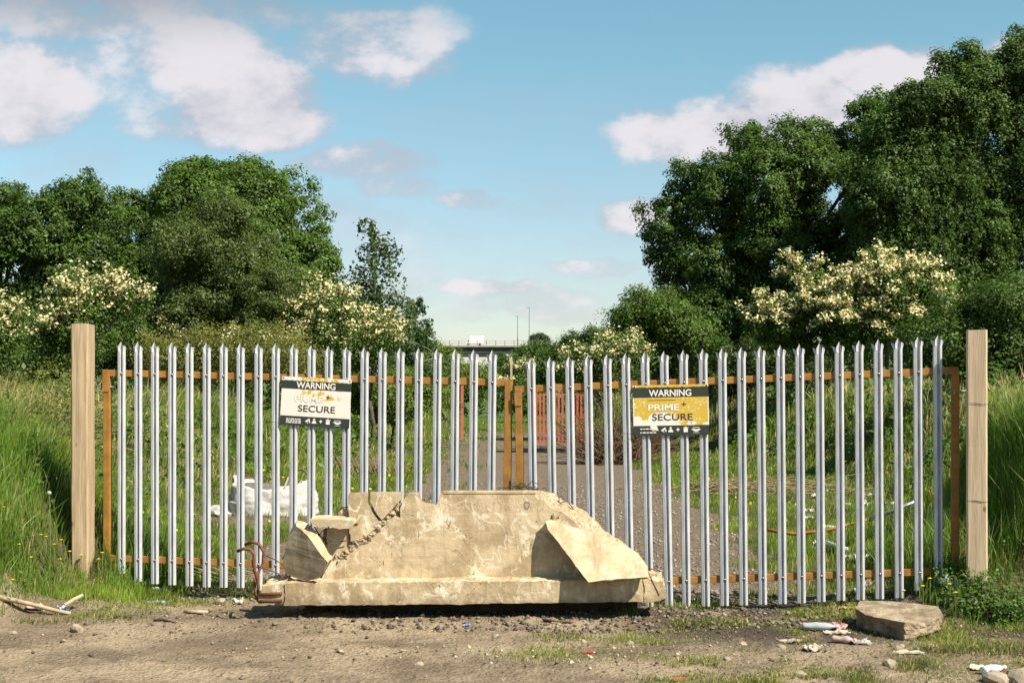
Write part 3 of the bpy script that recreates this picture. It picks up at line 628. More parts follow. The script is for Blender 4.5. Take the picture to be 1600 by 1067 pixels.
# ------------------------------------------------------------------ broken concrete barrier
def concrete(name, base=(.44, .345, .225), alt=(.30, .225, .135), scr=1.0, wht=.85):
    m, t, p = mat(name); P = posn(t)
    n1 = t.noise(P, 4.5, 6, .65); n2 = t.noise(P, 30, 6, .7); n3 = t.noise(P, 150, 3, .6)
    c = t.mix(t.ramp(n1, .40, .60), alt, base)
    c = t.mix(t.m('MULTIPLY', t.ramp(n2, .52, .75), .35), c, (.27, .19, .10))
    # plaster-white scuffs
    sc = t.ramp(t.noise(t.scale(P, (1, 1, .7)), 5.2, 7, .72, .6), .51, .62)
    c = t.mix(t.m('MULTIPLY', t.m('MULTIPLY', sc, t.ramp(t.noise(P, 26, 5, .7), .34, .54)), wht), c, (.64, .56, .43))
    # thin chalky scratches: contour lines of a distorted noise, only in places
    ln = t.m('ABSOLUTE', t.m('SUBTRACT', t.noise(P, 3.1, 2, .4, 1.1), .5)); ln = t.ramp(ln, .009, .004)
    gate_ = t.ramp(t.noise(t.scale(P, (1.3, 1, 1.3)), 3.7, 3, .5), .46, .53)
    c = t.mix(t.m('MULTIPLY', t.m('MULTIPLY', ln, gate_), .55*scr), c, (.62, .56, .46))
    ck = t.m('ABSOLUTE', t.m('SUBTRACT', t.noise(t.scale(P, (1, 1, .75)), 2.6, 3, .55, 1.6), .47)); ck = t.m('MULTIPLY', t.m('MULTIPLY', t.ramp(ck, .0035, .0012), 1.0 if scr > .6 else 0.0), t.ramp(t.noise(P, 2.9, 2, .5), .52, .56)); c = t.mix(t.m('MULTIPLY', ck, .85), c, (.07, .045, .025))
    # grime and water stains: own-shape marks low on the block and down from the top
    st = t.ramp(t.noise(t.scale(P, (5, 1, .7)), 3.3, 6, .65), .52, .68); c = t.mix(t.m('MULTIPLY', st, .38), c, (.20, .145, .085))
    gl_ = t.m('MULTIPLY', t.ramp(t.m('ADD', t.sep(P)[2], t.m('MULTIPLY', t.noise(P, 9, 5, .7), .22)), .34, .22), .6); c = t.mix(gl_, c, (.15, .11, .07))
    # small pits
    pit = t.ramp(t.vor(P, 55), .12, .05); pm = t.ramp(t.noise(P, 7, 2, .5), .5, .6)
    c = t.mix(t.m('MULTIPLY', t.m('MULTIPLY', pit, pm), .7), c, (.12, .08, .045))
    t.l.new(c, p.inputs['Base Color']); p.inputs['Roughness'].default_value = .92; p.inputs['Specular IOR Level'].default_value = .15
    hh = t.m('ADD', t.m('MULTIPLY', n2, .8), t.m('ADD', t.m('MULTIPLY', n3, .25), t.m('MULTIPLY', n1, 1.2)))
    hh = t.m('SUBTRACT', hh, t.m('ADD', t.m('MULTIPLY', t.m('MULTIPLY', pit, pm), .5), ck))
    t.l.new(t.bump(hh, .6, .011), p.inputs['Normal']); return m
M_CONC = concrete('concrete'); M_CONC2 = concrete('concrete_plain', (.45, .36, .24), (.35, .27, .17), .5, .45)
m, t, p = mat('broken_concrete'); M_BROKE = m; P = posn(t)
v1 = t.vor(P, 55, out=1); g_ = t.sep(v1)[0]
c = t.mix(t.ramp(t.noise(P, 40, 4, .6), .35, .65), (.37, .285, .18), (.26, .195, .115)); c = t.mix(t.ramp(g_, .8, .9), c, (.44, .36, .25)); c = t.mix(t.ramp(g_, .18, .08), c, (.22, .16, .10))
t.l.new(c, p.inputs['Base Color']); p.inputs['Roughness'].default_value = .95
t.l.new(t.bump(t.m('ADD', t.vor(P, 50), t.noise(P, 60, 5, .7)), .8, .012), p.inputs['Normal'])

def densify(pts, step):
    out = []
    for i, a in enumerate(pts):
        b = pts[(i+1) % len(pts)]; n = max(1, int((b-a).length/step)); out += [a.lerp(b, k/n) for k in range(n)]
    return out
def slab(name, front, back, root, mats=(None, None), layers=5, jit=.012, step=.03, keep=None, fjit=None, nscale=14):
    """closed slab between two outlines; broken sides roughened. keep(p)->True leaves a point of the outline straight"""
    F0 = []; B0 = []
    for i in range(len(front)):
        a, b = front[i], front[(i+1) % len(front)]; c_, d_ = back[i], back[(i+1) % len(back)]
        n = max(1, int((b-a).length/step))
        for k in range(n): F0.append(a.lerp(b, k/n)); B0.append(c_.lerp(d_, k/n))
    N = len(F0); cen = sum(F0, Vector())/N; nrm = (sum(B0, Vector())/N-cen).normalized()
    bm = bmesh.new(); rings = []
    for L in range(layers+1):
        s = L/layers; ring = []
        for i in range(N):
            p_ = F0[i].lerp(B0[i], s); k = jit if L else (jit*.55 if fjit is None else fjit)
            if keep and keep(F0[i]): k *= .12
            w_ = mnoise.noise_vector(p_*nscale+Vector((L*1.7, 0, 0)))+.7*mnoise.noise_vector(p_*nscale*2.7+Vector((0, L*2.3, 0))); w_ -= nrm*w_.dot(nrm)*(1 if L in (0, layers) else .4)
            ring.append(bm.verts.new(p_+w_*k))
        rings.append(ring)
    for L in range(layers):
        for i in range(N):
            f = bm.faces.new((rings[L][i], rings[L][(i+1) % N], rings[L+1][(i+1) % N], rings[L+1][i])); f.material_index = 1
    for rg_ in (rings[0], rings[-1]):
        e1 = Vector((1, 0, 0)); e1 = (e1-nrm*e1.dot(nrm)).normalized(); e2 = nrm.cross(e1)
        if (rg_ is rings[0] or True):
            for tri in tessellate_polygon([[Vector((v.co.dot(e1), v.co.dot(e2), 0)) for v in rg_]]):
                try: bm.faces.new([rg_[i] for i in tri]).material_index = 0
                except ValueError: pass
    bmesh.ops.recalc_face_normals(bm, faces=bm.faces)
    me = bpy.data.meshes.new(name); bm.to_mesh(me); bm.free()
    o = obj(name, me, None, root); me.materials.append(mats[0] or M_CONC); me.materials.append(mats[1] or M_BROKE)
    return o
YF = 10.95; YB = YF+.21
def px(pts, Y): return [at(u, v, Y(v) if callable(Y) else Y) for u, v in pts]
def shift(pts, d): return [p_+Vector(d) for p_ in pts]
BO = Vector((-.4, 11.0, hz(-.4, 11.0)))
bar = empty('concrete_barrier', BO, 0, 'big broken concrete wall section lying on its plinth in front of both gates', 'barrier')
def rel(o): o.location = o.location-BO; return o
strt = lambda p_: p_.z > .86 and -.90 < p_.x < .22 or p_.z < .40
main = [(500, 908), (516, 877), (541, 868), (551, 851), (575, 843), (590, 830), (604, 817), (617, 805), (626, 810), (625, 793), (632, 779), (639, 769), (655, 768), (660, 784), (682, 788), (690, 768), (705, 766), (770, 766), (838, 766),
        (848, 779), (862, 795), (880, 801), (897, 814), (912, 828), (925, 840), (950, 852), (990, 885), (1008, 908)]
mback = [(u, v) if i < 18 else (u+dx, v+dy) for i, ((u, v), (dx, dy)) in enumerate(zip(main, [(0, 0)]*18+[(6, -1), (14, -7), (18, -14), (18, -13), (22, -12), (22, -11), (22, -9), (20, -8), (10, -10), (4, 0)]))]
rel(slab('wall_stem', px(main, YF), px(mback, YB), bar, jit=.014, keep=strt))
pieceA = [(546, 770), (574, 768), (575, 785), (582, 800), (593, 816), (586, 826), (571, 839), (548, 846), (546, 815), (544, 790)]
rel(slab('cracked_piece', px(pieceA, YF-.012), px(pieceA, YB), bar, jit=.006, keep=lambda p_: p_.z > .955))
pieceB = [(579, 768), (629, 768), (629, 777), (619, 788), (601, 808), (596, 812), (587, 800), (579, 784)]
rel(slab('cracked_piece', px(pieceB, YF-.005), px(pieceB, YB), bar, jit=.005, keep=lambda p_: p_.z > .955))
pieceC = [(506, 826), (544, 824), (546, 849), (538, 864), (514, 872), (504, 850)]
rel(slab('cracked_piece', px(pieceC, YF+.015), px(pieceC, YB), bar, jit=.012))
core = [(549, 800), (600, 790), (634, 786), (646, 800), (640, 840), (600, 872), (530, 880), (522, 868), (540, 850), (548, 830)]
rel(slab('broken_core', px(core, YF+.035), px(core, YB-.01), bar, (M_BROKE, M_BROKE), jit=.012))
# crumbled aggregate along the wide crack
for i, (u, v, r) in enumerate([(556, 846, .035), (566, 843, .03), (574, 838, .035), (583, 832, .03), (590, 824, .03), (597, 817, .025), (606, 809, .022), (612, 801, .02), (552, 855, .03), (545, 862, .03), (538, 869, .028), (530, 873, .03), (620, 796, .016), (562, 850, .03), (572, 848, .022)]):
    me_ = rock_mesh('crumbled_edge', r*1.15, 20+i, 3, .75, (1.15, .8, .9)); me_.materials.append(M_BROKE); o = obj('crumbled_edge', me_, None, bar, at(u, v, YF+.018)); rel(o)
# coping lip, with its thin drip line
b = MB(); a0 = at(692, 766.5, YF-.006); a1 = at(838, 766.5, YF-.006); b.box(((a0.x+a1.x)/2, YF+.002, a0.z-.012), (a1.x-a0.x, .014, .024))
rel(bevel(b.build('coping_lip', M_CONC2, bar), .004))
# plinth: left block, broken end with exposed bars, right end crumbled
YP = 10.74
def plinth(name, p_top_l, p_top_r, p_bot_r, p_bot_l, root, depth=.52, jit=.006, under=.16):
    f = px([p_top_l, p_top_r, p_bot_r, p_bot_l], YP); bk = [f[0]+Vector((0, depth, .02)), f[1]+Vector((0, depth, .02)), f[2]+Vector((0, depth, -.0)), f[3]+Vector((0, depth, 0))]
    return rel(slab(name, f, bk, root, (M_CONC, M_CONC), layers=10, jit=jit*2.2, step=.025, nscale=13))
plinth('plinth', (446, 911), (1004, 906), (1006, 940), (444, 946), bar)
plinth('plinth_end', (410, 916), (444, 911.5), (442, 944), (404, 942), bar, .40, .012)
plinth('plinth_end', (1006, 906), (1038, 909), (1041, 936), (1008, 940), bar, .40, .018)
f = [at(460, 940, YP+.20), at(1010, 938, YP+.20)]; b = MB(); b.box(((f[0].x+f[1].x)/2, YP+.46, .06), (f[1].x-f[0].x-.1, .12, .22)); rel(b.build('foot', simple('painted_shade_concrete', (.07, .05, .035), (.11, .085, .06), 14, .95), bar))  # foot colour kept dark to paint in the shade under the plinth
for v in (928.5, 939.5):
    b = MB(); b.tube([at(404, v, YP-.006), at(425, v-1, YP-.010), at(441, v-2, YP-.006)], .012, 8); rel(b.build('rebar', M_RUST, bar, True))
# thick rusty loops sticking out of the left end
b = MB(); b.tube([at(u, v, y) for u, v, y in [(371, 861, 10.75), (380, 857, 10.73), (391, 858, 10.72), (397, 866, 10.72), (397, 878, 10.72), (397, 890, 10.72), (402, 903, 10.74), (404, 918, 10.76), (400, 934, 10.8)]], .0125, 8); rel(b.build('rebar_loop', M_RUST, bar, True))
b = MB(); b.tube([at(u, v, y) for u, v, y in [(383, 851, 10.95), (393, 846, 10.93), (405, 850, 10.92), (412, 862, 10.90), (411, 880, 10.88), (403, 895, 10.84), (398, 910, 10.78), (399, 928, 10.75), (404, 939, 10.76)]], .0125, 8); rel(b.build('rebar_loop', M_RUST, bar, True))
for q in ([(414, 867), (428, 873), (441, 881), (448, 892)], [(400, 886), (418, 889), (436, 896), (446, 906)], [(441, 873), (446, 864), (450, 850)], [(430, 915), (438, 904), (452, 893)]):
    b = MB(); b.tube([at(u, v, 10.93) for u, v in q], .0045, 5); rel(b.build('thin_rebar', M_RUST, bar, True))
for q, y in (([(865, 781), (875, 784), (873, 777), (879, 774)], YF+.14), ([(875, 786), (886, 782), (896, 795)], YF+.12), ([(862, 810), (864, 802), (866, 810)], YF-.01), ([(545, 792), (534, 793), (528, 800), (528, 810)], YF+.05), ([(533, 846), (545, 843)], YF-.02), ([(1012, 890), (1018, 905), (1030, 930)], YP+.0), ([(1012, 888), (1022, 889)], YF), ([(552, 817), (560, 818)], YF-.02)):
    b = MB(); b.tube([at(u, v, y) for u, v in q], .0045, 5); rel(b.build('thin_rebar', M_RUST, bar, True))
# bolt hole in the wall face
b = MB(); hc = at(823, 789, YF); ring = [(hc.x+math.cos(a)*r_, YF-.001+dy, hc.z+math.sin(a)*r_*(1.25+.3*math.sin(3*a))) for r_, dy in ((.026, .003), (.022, -.001), (.014, .002)) for a in [i*math.pi/7 for i in range(14)]]
b.add(ring, [(k*14+i, k*14+(i+1) % 14, (k+1)*14+(i+1) % 14, (k+1)*14+i) for k in range(2) for i in range(14)]+[tuple(28+i for i in range(14))])
m, t, p = mat('hole_dark'); p.inputs['Base Color'].default_value = (.11, .095, .085, 1); p.inputs['Roughness'].default_value = .9
rel(b.build('bolt_hole', m, bar))
# loose chunks: each could be lifted away
def chunk(label, fr, bk, mats=(None, None), name='concrete_chunk', **k):
    c0 = sum(fr, Vector())/len(fr); base = Vector((c0.x, c0.y, min(p_.z for p_ in fr)))
    o = slab(name, shift(fr, -base), shift(bk, -base), None, mats, **k); o.location = base
    return tag(o, label, 'concrete chunk')
yy_ = lambda v: 10.90-(v-812)/95*.34
fr = px([(852, 814), (862, 812), (885, 820), (930, 832), (975, 850), (997, 864), (1011, 884), (1013, 901), (985, 903), (948, 906), (920, 909), (907, 894), (893, 874), (872, 846), (856, 826)], yy_)
chunk('large flat concrete slab leaning against the right half of the barrier', fr, shift(fr, (0.012, .075, -.022)), (M_CONC2, M_BROKE), jit=.010, layers=4)
yl = lambda v: 10.90-(v-812)/95*.10
fr = [at(u, v, 10.78-.0*(u)+(480-u)*.0042) for u, v in [(463, 822), (470, 826), (480, 836), (492, 852), (503, 868), (512, 878), (506, 890), (497, 903), (476, 908), (458, 902), (445, 893), (442, 876), (447, 855), (452, 838)]]
bk = [at(u, v, 10.78+(480-u)*.0042+.10) for u, v in [(463, 813), (476, 814), (490, 824), (501, 843), (513, 862), (520, 870), (512, 888), (500, 901), (480, 905), (460, 900), (447, 890), (443, 873), (449, 850), (454, 829)]]
chunk('upright pointed concrete fragment at the left end of the barrier, beside the rusty loops', fr, bk, (M_CONC2, M_CONC2), jit=.008, layers=3)
fr = px([(484, 812), (500, 811), (530, 812), (552, 813), (553, 819), (546, 825), (530, 826), (512, 822), (500, 824), (488, 820)], 10.78)
chunk('small flat concrete shard balanced on rebar above the gap at the left of the barrier', fr, shift(fr, (0, .22, .012)), (M_CONC2, M_CONC2), jit=.010, layers=5)
fr = px([(529, 800), (534, 795), (545, 797), (546, 808), (540, 810), (528, 809)], YF+.03); chunk('small crumbled concrete lump wedged above the flat shard', fr, shift(fr, (0, .08, 0)), (M_BROKE, M_BROKE), jit=.01, layers=3)
b = MB()
for q in ([(490, 822), (500, 836), (512, 850)], [(496, 838), (508, 826), (506, 845)], [(510, 824), (509, 845), (510, 868)], [(486, 828), (508, 842)]): b.tube([at(u, v, YF-.03) for u, v in q], .005, 5)
rel(b.build('thin_rebar', M_RUST, bar, True))
# rock lying at the right
zr = hz(2.75, 10.1)
def rock_block():
    Yc = 10.15; top_f = [(1337, 950), (1352, 960), (1414, 972), (1446, 976), (1474, 962)]; 
    bot_f = [(1339, 980), (1356, 993), (1413, 1003), (1446, 993), (1470, 982)]
    yv = [10.36, 10.22, 9.86, 9.95, 10.15]
    A = [at(u, v, y) for (u, v), y in zip(top_f, yv)]; B = [at(u, v, y+d3) for (u, v), y, d3 in zip(bot_f, yv, (.14, .11, .02, 0, 0))]
    back = [(3.12, 10.42), (2.90, 10.68), (2.62, 10.72)]
    A += [Vector((x, y, zr+.165)) for x, y in back]; B += [Vector((x, y, zr-.03)) for x, y in back]
    c0 = Vector((2.78, 10.2, zr)); return chunk('big flat-topped rough stone block lying on the grass in front of the right gate', A, B, (M_ROCK, M_ROCK), 'stone_block', jit=.016, layers=6, fjit=.012, nscale=8)
M_ROCK = simple('block_stone', (.42, .33, .23), (.19, .14, .09), 9, .95, 0, .9, .03, lo=.3, hi=.7)
rock_block()

# ------------------------------------------------------------------ timber posts
def timber(name, c1, c2, knot=True):
    m, t, p = mat(name); o_ = objc(t); sc = t.scale(o_, (9, 9, .55)); g_ = t.noise(sc, 3.2, 6, .6, .6); f_ = t.noise(t.scale(o_, (40, 40, 1.2)), 4, 4, .6)
    c = t.mix(t.ramp(g_, .32, .68), c1, c2); c = t.mix(t.m('MULTIPLY', t.ramp(f_, .5, .75), .45), c, tuple(k*.6 for k in c1))
    kn = t.ramp(t.vor(t.scale(o_, (3, 3, 1.6)), 2.0), .11, .04); c = t.mix(t.m('MULTIPLY', kn, .7), c, (.10, .06, .03))
    dirt_ = t.ramp(t.m('ADD', t.sep(o_)[2], t.m('MULTIPLY', t.noise(o_, 12, 4), .4)), .45, .12); c = t.mix(t.m('MULTIPLY', dirt_, .55), c, (.16, .11, .05))
    t.l.new(c, p.inputs['Base Color']); p.inputs['Roughness'].default_value = .85; p.inputs['Specular IOR Level'].default_value = .2
    t.l.new(t.bump(t.m('ADD', g_, f_), .5, .006), p.inputs['Normal']); return m
def post(u0, u1, vtop, Y, wd, dp, rz, m_, label, cap):
    c0 = at((u0+u1)/2, 850, Y); zt = at(0, vtop, Y).z; zb = hz(c0.x, Y)-.15
    root = empty('timber_post', (c0.x, Y, zb), rz, label, 'post')
    b = MB(); h = zt-zb; n = 14
    vs = []; cf = .012
    ringp = [(-wd/2+cf, -dp/2), (wd/2-cf, -dp/2), (wd/2, -dp/2+cf), (wd/2, dp/2-cf), (wd/2-cf, dp/2), (-wd/2+cf, dp/2), (-wd/2, dp/2-cf), (-wd/2, -dp/2+cf)]
    for i in range(n+1):
        for (x, y) in ringp:
            j = mnoise.noise(Vector((x*9, y*9, i*.6+c0.x)))*.004; vs.append((x+j, y+j*.7, h*i/n+((mnoise.noise(Vector((x*12, y*12, 3)))*.008) if i == n else 0)))
    b.add(vs, [(i*8+k, i*8+(k+1) % 8, (i+1)*8+(k+1) % 8, (i+1)*8+k) for i in range(n) for k in range(8)]+[tuple(range(8))[::-1], tuple(n*8+k for k in range(8))])
    b.build('beam', m_, root); return root, b, h
M_T1 = timber('weathered_timber', (.26, .19, .115), (.40, .30, .19)); M_T2 = timber('new_timber', (.38, .285, .185), (.48, .37, .26))
p1, _, h1 = post(110, 149, 507, 11.95, .145, .20, 0, M_T1, 'weathered grey-brown square timber post at the left end of the gates', 0)
p2, _, h2 = post(1510, 1542, 516, 10.88, .152, .14, R(-16), M_T2, 'pale sawn timber post with splits across it at the right end of the gates', 0)
for zz_ in (1.52, .78):
    b = MB(); b.add([(-.077, -.0725, h2-h2+zz_), (-.02, -.0735, zz_+.004), (.04, -.0735, zz_-.006), (.077, -.0725, zz_-.004), (.077, -.0725, zz_-.007), (.03, -.0735, zz_-.011), (-.03, -.0735, zz_-.001), (-.077, -.0725, zz_-.002)], [tuple(range(8))])
    b.build('split', M_WIRE, p2)

# ------------------------------------------------------------------ gates
M_OCHRE = simple('ochre_paint', (.38, .185, .038), (.27, .125, .028), 9, .6, 0, .3, .002, spec=.3)
_t = NT(M_OCHRE.node_tree); _p = _t.n['Principled BSDF']; _c = _p.inputs['Base Color'].links[0].from_socket; _o = objc(_t)
_t.l.new(_t.mix(_t.m('MULTIPLY', _t.ramp(_t.noise(_o, 22, 7, .75), .57, .68), .75), _c, (.13, .055, .022)), _p.inputs['Base Color'])
def galv():
    m, t, p = mat('galvanised_steel'); o_ = objc(t); n = t.noise(o_, 45, 5, .7); n2 = t.noise(t.scale(o_, (6, 6, .8)), 5, 4, .6)
    v_ = t.vor(o_, 70, out=1)
    c = t.mix(t.ramp(n2, .3, .7), (.35, .355, .375), (.55, .55, .57)); c = t.mix(t.m('MULTIPLY', t.sep(v_)[0], .35), c, (.36, .37, .40))
    rs = t.m('MULTIPLY', t.ramp(t.noise(o_, 9, 5, .7), .66, .72), .5); c = t.mix(rs, c, (.24, .15, .09))
    t.l.new(c, p.inputs['Base Color']); p.inputs['Metallic'].default_value = .15; p.inputs['Roughness'].default_value = .5
    t.l.new(t.bump(n, .25, .002), p.inputs['Normal']); return m
M_GALV = galv(); M_BOLT = simple('bolt', (.25, .23, .2), (.4, .38, .36), 50, .4, .8, 0)
PH = 2.05   # nominal pale height; copies are scaled a hair to their real length
def pale_mesh():
    hw = .0345; xs = [-hw, -.029, -.008, -.003, .004, .017, .028, hw]; ys = [.014, .001, -.004, .015, .021, -.005, -.002, .014]   # W section: front is -y
    th = .004; b = MB(); zs = [0, PH*.5, PH-.115, PH-.085]
    n = len(xs); vs = []
    for z in zs:
        for x, y in zip(xs, ys): vs.append((x, y, z))
        for x, y in zip(xs, ys): vs.append((x, y+th, z))
    fs = []
    N2 = 2*n
    for L in range(len(zs)-1):
        o0, o1 = L*N2, (L+1)*N2
        for i in range(n-1): fs += [(o0+i, o0+i+1, o1+i+1, o1+i), (o0+n+i+1, o0+n+i, o1+n+i, o1+n+i+1)]
        fs += [(o0, o1, o1+n, o0+n), (o0+n-1, o0+2*n-1, o1+2*n-1, o1+n-1)]
    for i in range(n-1): fs.append((i, i+n, i+1+n, i+1))
    b.add(vs, fs)
    # triple-pointed head: tall centre point, two side prongs bent outwards
    zb = PH-.085
    def prong(pts, off):
        k = len(pts); v = [Vector(q) for q in pts]; v2 = [q+Vector(off) for q in v]
        b.add(v+v2, [tuple(range(k)), tuple(range(k, 2*k))[::-1]]+[(i, (i+1) % k, k+(i+1) % k, k+i) for i in range(k)])
    prong([(-.020, -.003, zb-.002), (.000, .010, zb-.002), (.0005, -.002, PH+.002), (-.006, -.004, PH-.012), (-.022, -.006, PH-.040)], (0, th, 0))
    prong([(.0005, .010, zb-.002), (.019, -.001, zb-.002), (.015, -.006, PH-.040), (.006, -.003, PH-.014), (.001, -.002, PH+.002)], (0, th, 0))
    prong([(-hw, .014, zb-.002), (-.021, -.004, zb-.002), (-.030, .004, PH-.048), (-.050, .030, PH-.036), (-.046, .022, PH-.062)], (.002, th, 0))
    prong([(.020, -.001, zb-.002), (hw, .012, zb-.002), (.043, .010, PH-.058), (.040, .004, PH-.040), (.024, -.004, PH-.032)], (-.002, th, 0))
    return b.mesh('pale')
ME_PALE = pale_mesh(); ME_PALE.materials.append(M_GALV)
bb = MB(); bb.lathe([(.0095, -.02), (.0095, .006), (.007, .011), (.001, .013)], 10, Matrix.Rotation(R(90), 4, 'X')); ME_BOLT = bb.mesh('bolt', True); ME_BOLT.materials.append(M_BOLT)
def gate(label, Pa, Pb, us, tv, bv, ub, rails, frame):
    """Pa, Pb: (u, Y) ends of the gate plane"""
    A = Vector(((Pa[0]-800)/F*Pa[1], Pa[1])); B = Vector(((Pb[0]-800)/F*Pb[1], Pb[1])); dirv = (B-A).normalized()
    def on(u, v, off=0):     # point of the gate plane seen at u, v
        k = (u-800)/F; s = (k*A.y-A.x)/(dirv.x-k*dirv.y); P2 = A+dirv*s
        return Vector((P2.x, P2.y, EYE-(v-HZ)/F*P2.y))+Vector((-dirv.y, dirv.x, 0))*off
    ang = math.atan2(dirv.y, dirv.x); o0 = on(frame[0][0], frame[0][2])
    root = empty('palisade_gate', (A.x, A.y, hz(A.x, A.y)), 0, label, 'gate'); RO = root.location.copy()
    def add(b, name, m_=M_OCHRE, bv_=.004): o = b.build(name, m_, root); o.location = -RO; return bevel(o, bv_)
    side = Vector((dirv.x, dirv.y, 0))
    for (u0, v0, u1, v1) in rails:
        b = MB(); b.bar(on(u0, v0, .045), on(u1, v1, .045), .056, .05, Vector((0, 0, 1))); add(b, 'rail')
    for (ut, _, vt, ub_, vb) in frame:
        b = MB(); b.bar(on(ut, vt, .045), on(ub_, vb, .045), .058, .054, side); add(b, 'upright')
    for i, u in enumerate(us):
        top = on(u, np.interp(u, *tv)); bot = on(ub(u), np.interp(u, *bv)); z = (top-bot); L = z.length; z = z/L
        x = (side-z*side.dot(z)).normalized(); y = z.cross(x)
        M = Matrix((( x.x, y.x, z.x*L/PH, bot.x-RO.x), (x.y, y.y, z.y*L/PH, bot.y-RO.y), (x.z, y.z, z.z*L/PH, bot.z-RO.z), (0, 0, 0, 1)))
        o = bpy.data.objects.new('pale', ME_PALE); COL.objects.link(o); o.parent = root; o.matrix_local = M
        for (u0, v0, u1, v1) in rails:
            vv = v0+(v1-v0)*(u-u0)/(u1-u0); zz2 = (on(u, vv).z-bot.z)/z.z*PH/L
            q = bpy.data.objects.new('bolt', ME_BOLT); COL.objects.link(q); q.parent = o; q.location = (.004, .006, zz2); q.rotation_euler = (0, 0, 0)
    return root, on, RO
usL = [189, 215, 241, 268, 295, 322, 348.5, 375, 403, 430, 458, 486, 513, 541, 569, 597, 625, 654, 683, 711, 740, 769]
usR = [829, 859, 889, 918, 948, 977, 1007, 1037, 1067.5, 1098, 1128, 1158, 1188, 1219, 1249, 1280, 1311, 1342, 1372, 1403, 1434, 1465]
gl, onL, ROL = gate('left leaf of the galvanised palisade gate, its ochre frame meeting the left timber post', (158, 12.1), (800, 11.58), usL,
    ([189, 241, 430, 541, 654, 769], [534, 535, 537, 542, 544, 547]), ([189, 215, 241, 322, 375, 430, 541, 769], [896, 908, 912, 917, 918, 925, 932, 944]), lambda u: u-4*max(0, (u-400))/370,
    [(158, 582.5, 800, 598), (164, 872, 796, 897)], [(164.5, 0, 585, 164.5, 880), (793.5, 0, 596, 789.5, 910)])
gr_, onR, ROR = gate('right leaf of the galvanised palisade gate, sagging towards the middle', (803, 11.55), (1500, 11.02), usR,
    ([829, 859, 977, 1098, 1188, 1280, 1372, 1465], [560, 558, 552, 545, 541, 536, 530, 524]), ([829, 1045, 1102, 1161, 1220, 1312, 1403, 1465], [950, 947, 947, 945, 943, 938, 934, 912]), lambda u: u+float(np.interp(u, [829, 1037, 1060, 1128, 1465], [6, 8, 5, 4, 2])),
    [(803, 608.5, 1498, 578.5), (812, 916, 1470, 893)], [(809, 0, 607, 814, 918), (1493.5, 0, 580, 1493.5, 895)])
# welded cleats in the frame corners, hinge bolts
def plate(on, RO, root, pts, off=.012, th=.006, name='corner_cleat', m_=M_OCHRE):
    v = [on(u, v_, off)-RO for u, v_ in pts]; n = len(v); k = (v[1]-v[0]).cross(v[2]-v[0]).normalized()*th
    b = MB(); b.add(v+[q+k for q in v], [tuple(range(n)), tuple(range(n, 2*n))[::-1]]+[(i, (i+1) % n, n+(i+1) % n, n+i) for i in range(n)]); return b.build(name, m_, root)
plate(onL, ROL, gl, [(158.5, 588), (169, 588), (171, 602), (169, 612), (159, 612)]); plate(onR, ROR, gr_, [(803, 614), (815.5, 614), (815, 634), (804, 634)]); plate(onR, ROR, gr_, [(804, 740), (816.5, 740), (817, 768), (804, 768)])
for root, RO, on, uu, vv in ((gl, ROL, onL, (146, 177), (602.5, 605)), (gr_, ROR, onR, (1484, 1512), (612, 611))):
    b = MB(); b.tube([on(uu[0], vv[0], .04)-RO, on(uu[1], vv[1], .04)-RO], .010, 8)
    c0 = on((uu[0]+uu[1])/2+(7 if uu[0] < 500 else -7), (vv[0]+vv[1])/2, .03)-RO; b.box(c0, (.012, .036, .036)); c0 = on((uu[0]+uu[1])/2-7, (vv[0]+vv[1])/2, .03)-RO; b.box(c0, (.012, .034, .034))
    b.build('hinge_bolt', M_STEEL, root)

# ------------------------------------------------------------------ warning signs
dg = None
def text_mesh(s, h, width=None, bold=0.0, depth=.0006):
    cu = bpy.data.curves.new('t', 'FONT'); cu.body = s; cu.size = 1; cu.align_x = 'CENTER'; cu.align_y = 'CENTER'; cu.offset = bold; cu.extrude = depth/max(h/.7, 1e-3)
    o = bpy.data.objects.new('t', cu); COL.objects.link(o); bpy.context.view_layer.update()
    me = bpy.data.meshes.new_from_object(o.evaluated_get(bpy.context.evaluated_depsgraph_get())); bpy.data.objects.remove(o); bpy.data.curves.remove(cu)
    v = np.zeros(len(me.vertices)*3); me.vertices.foreach_get('co', v); v = v.reshape(-1, 3)
    mn, mx = v.min(0), v.max(0); v[:, :2] -= ((mn+mx)/2)[:2]; sy = h/(mx[1]-mn[1]); sx = (width/(mx[0]-mn[0])) if width else sy
    v = np.stack([v[:, 0]*sx, -(v[:, 2]*(h/.7)), v[:, 1]*sy], 1)      # stand up, face -y
    me.vertices.foreach_set('co', v.ravel()); me.update(); return me
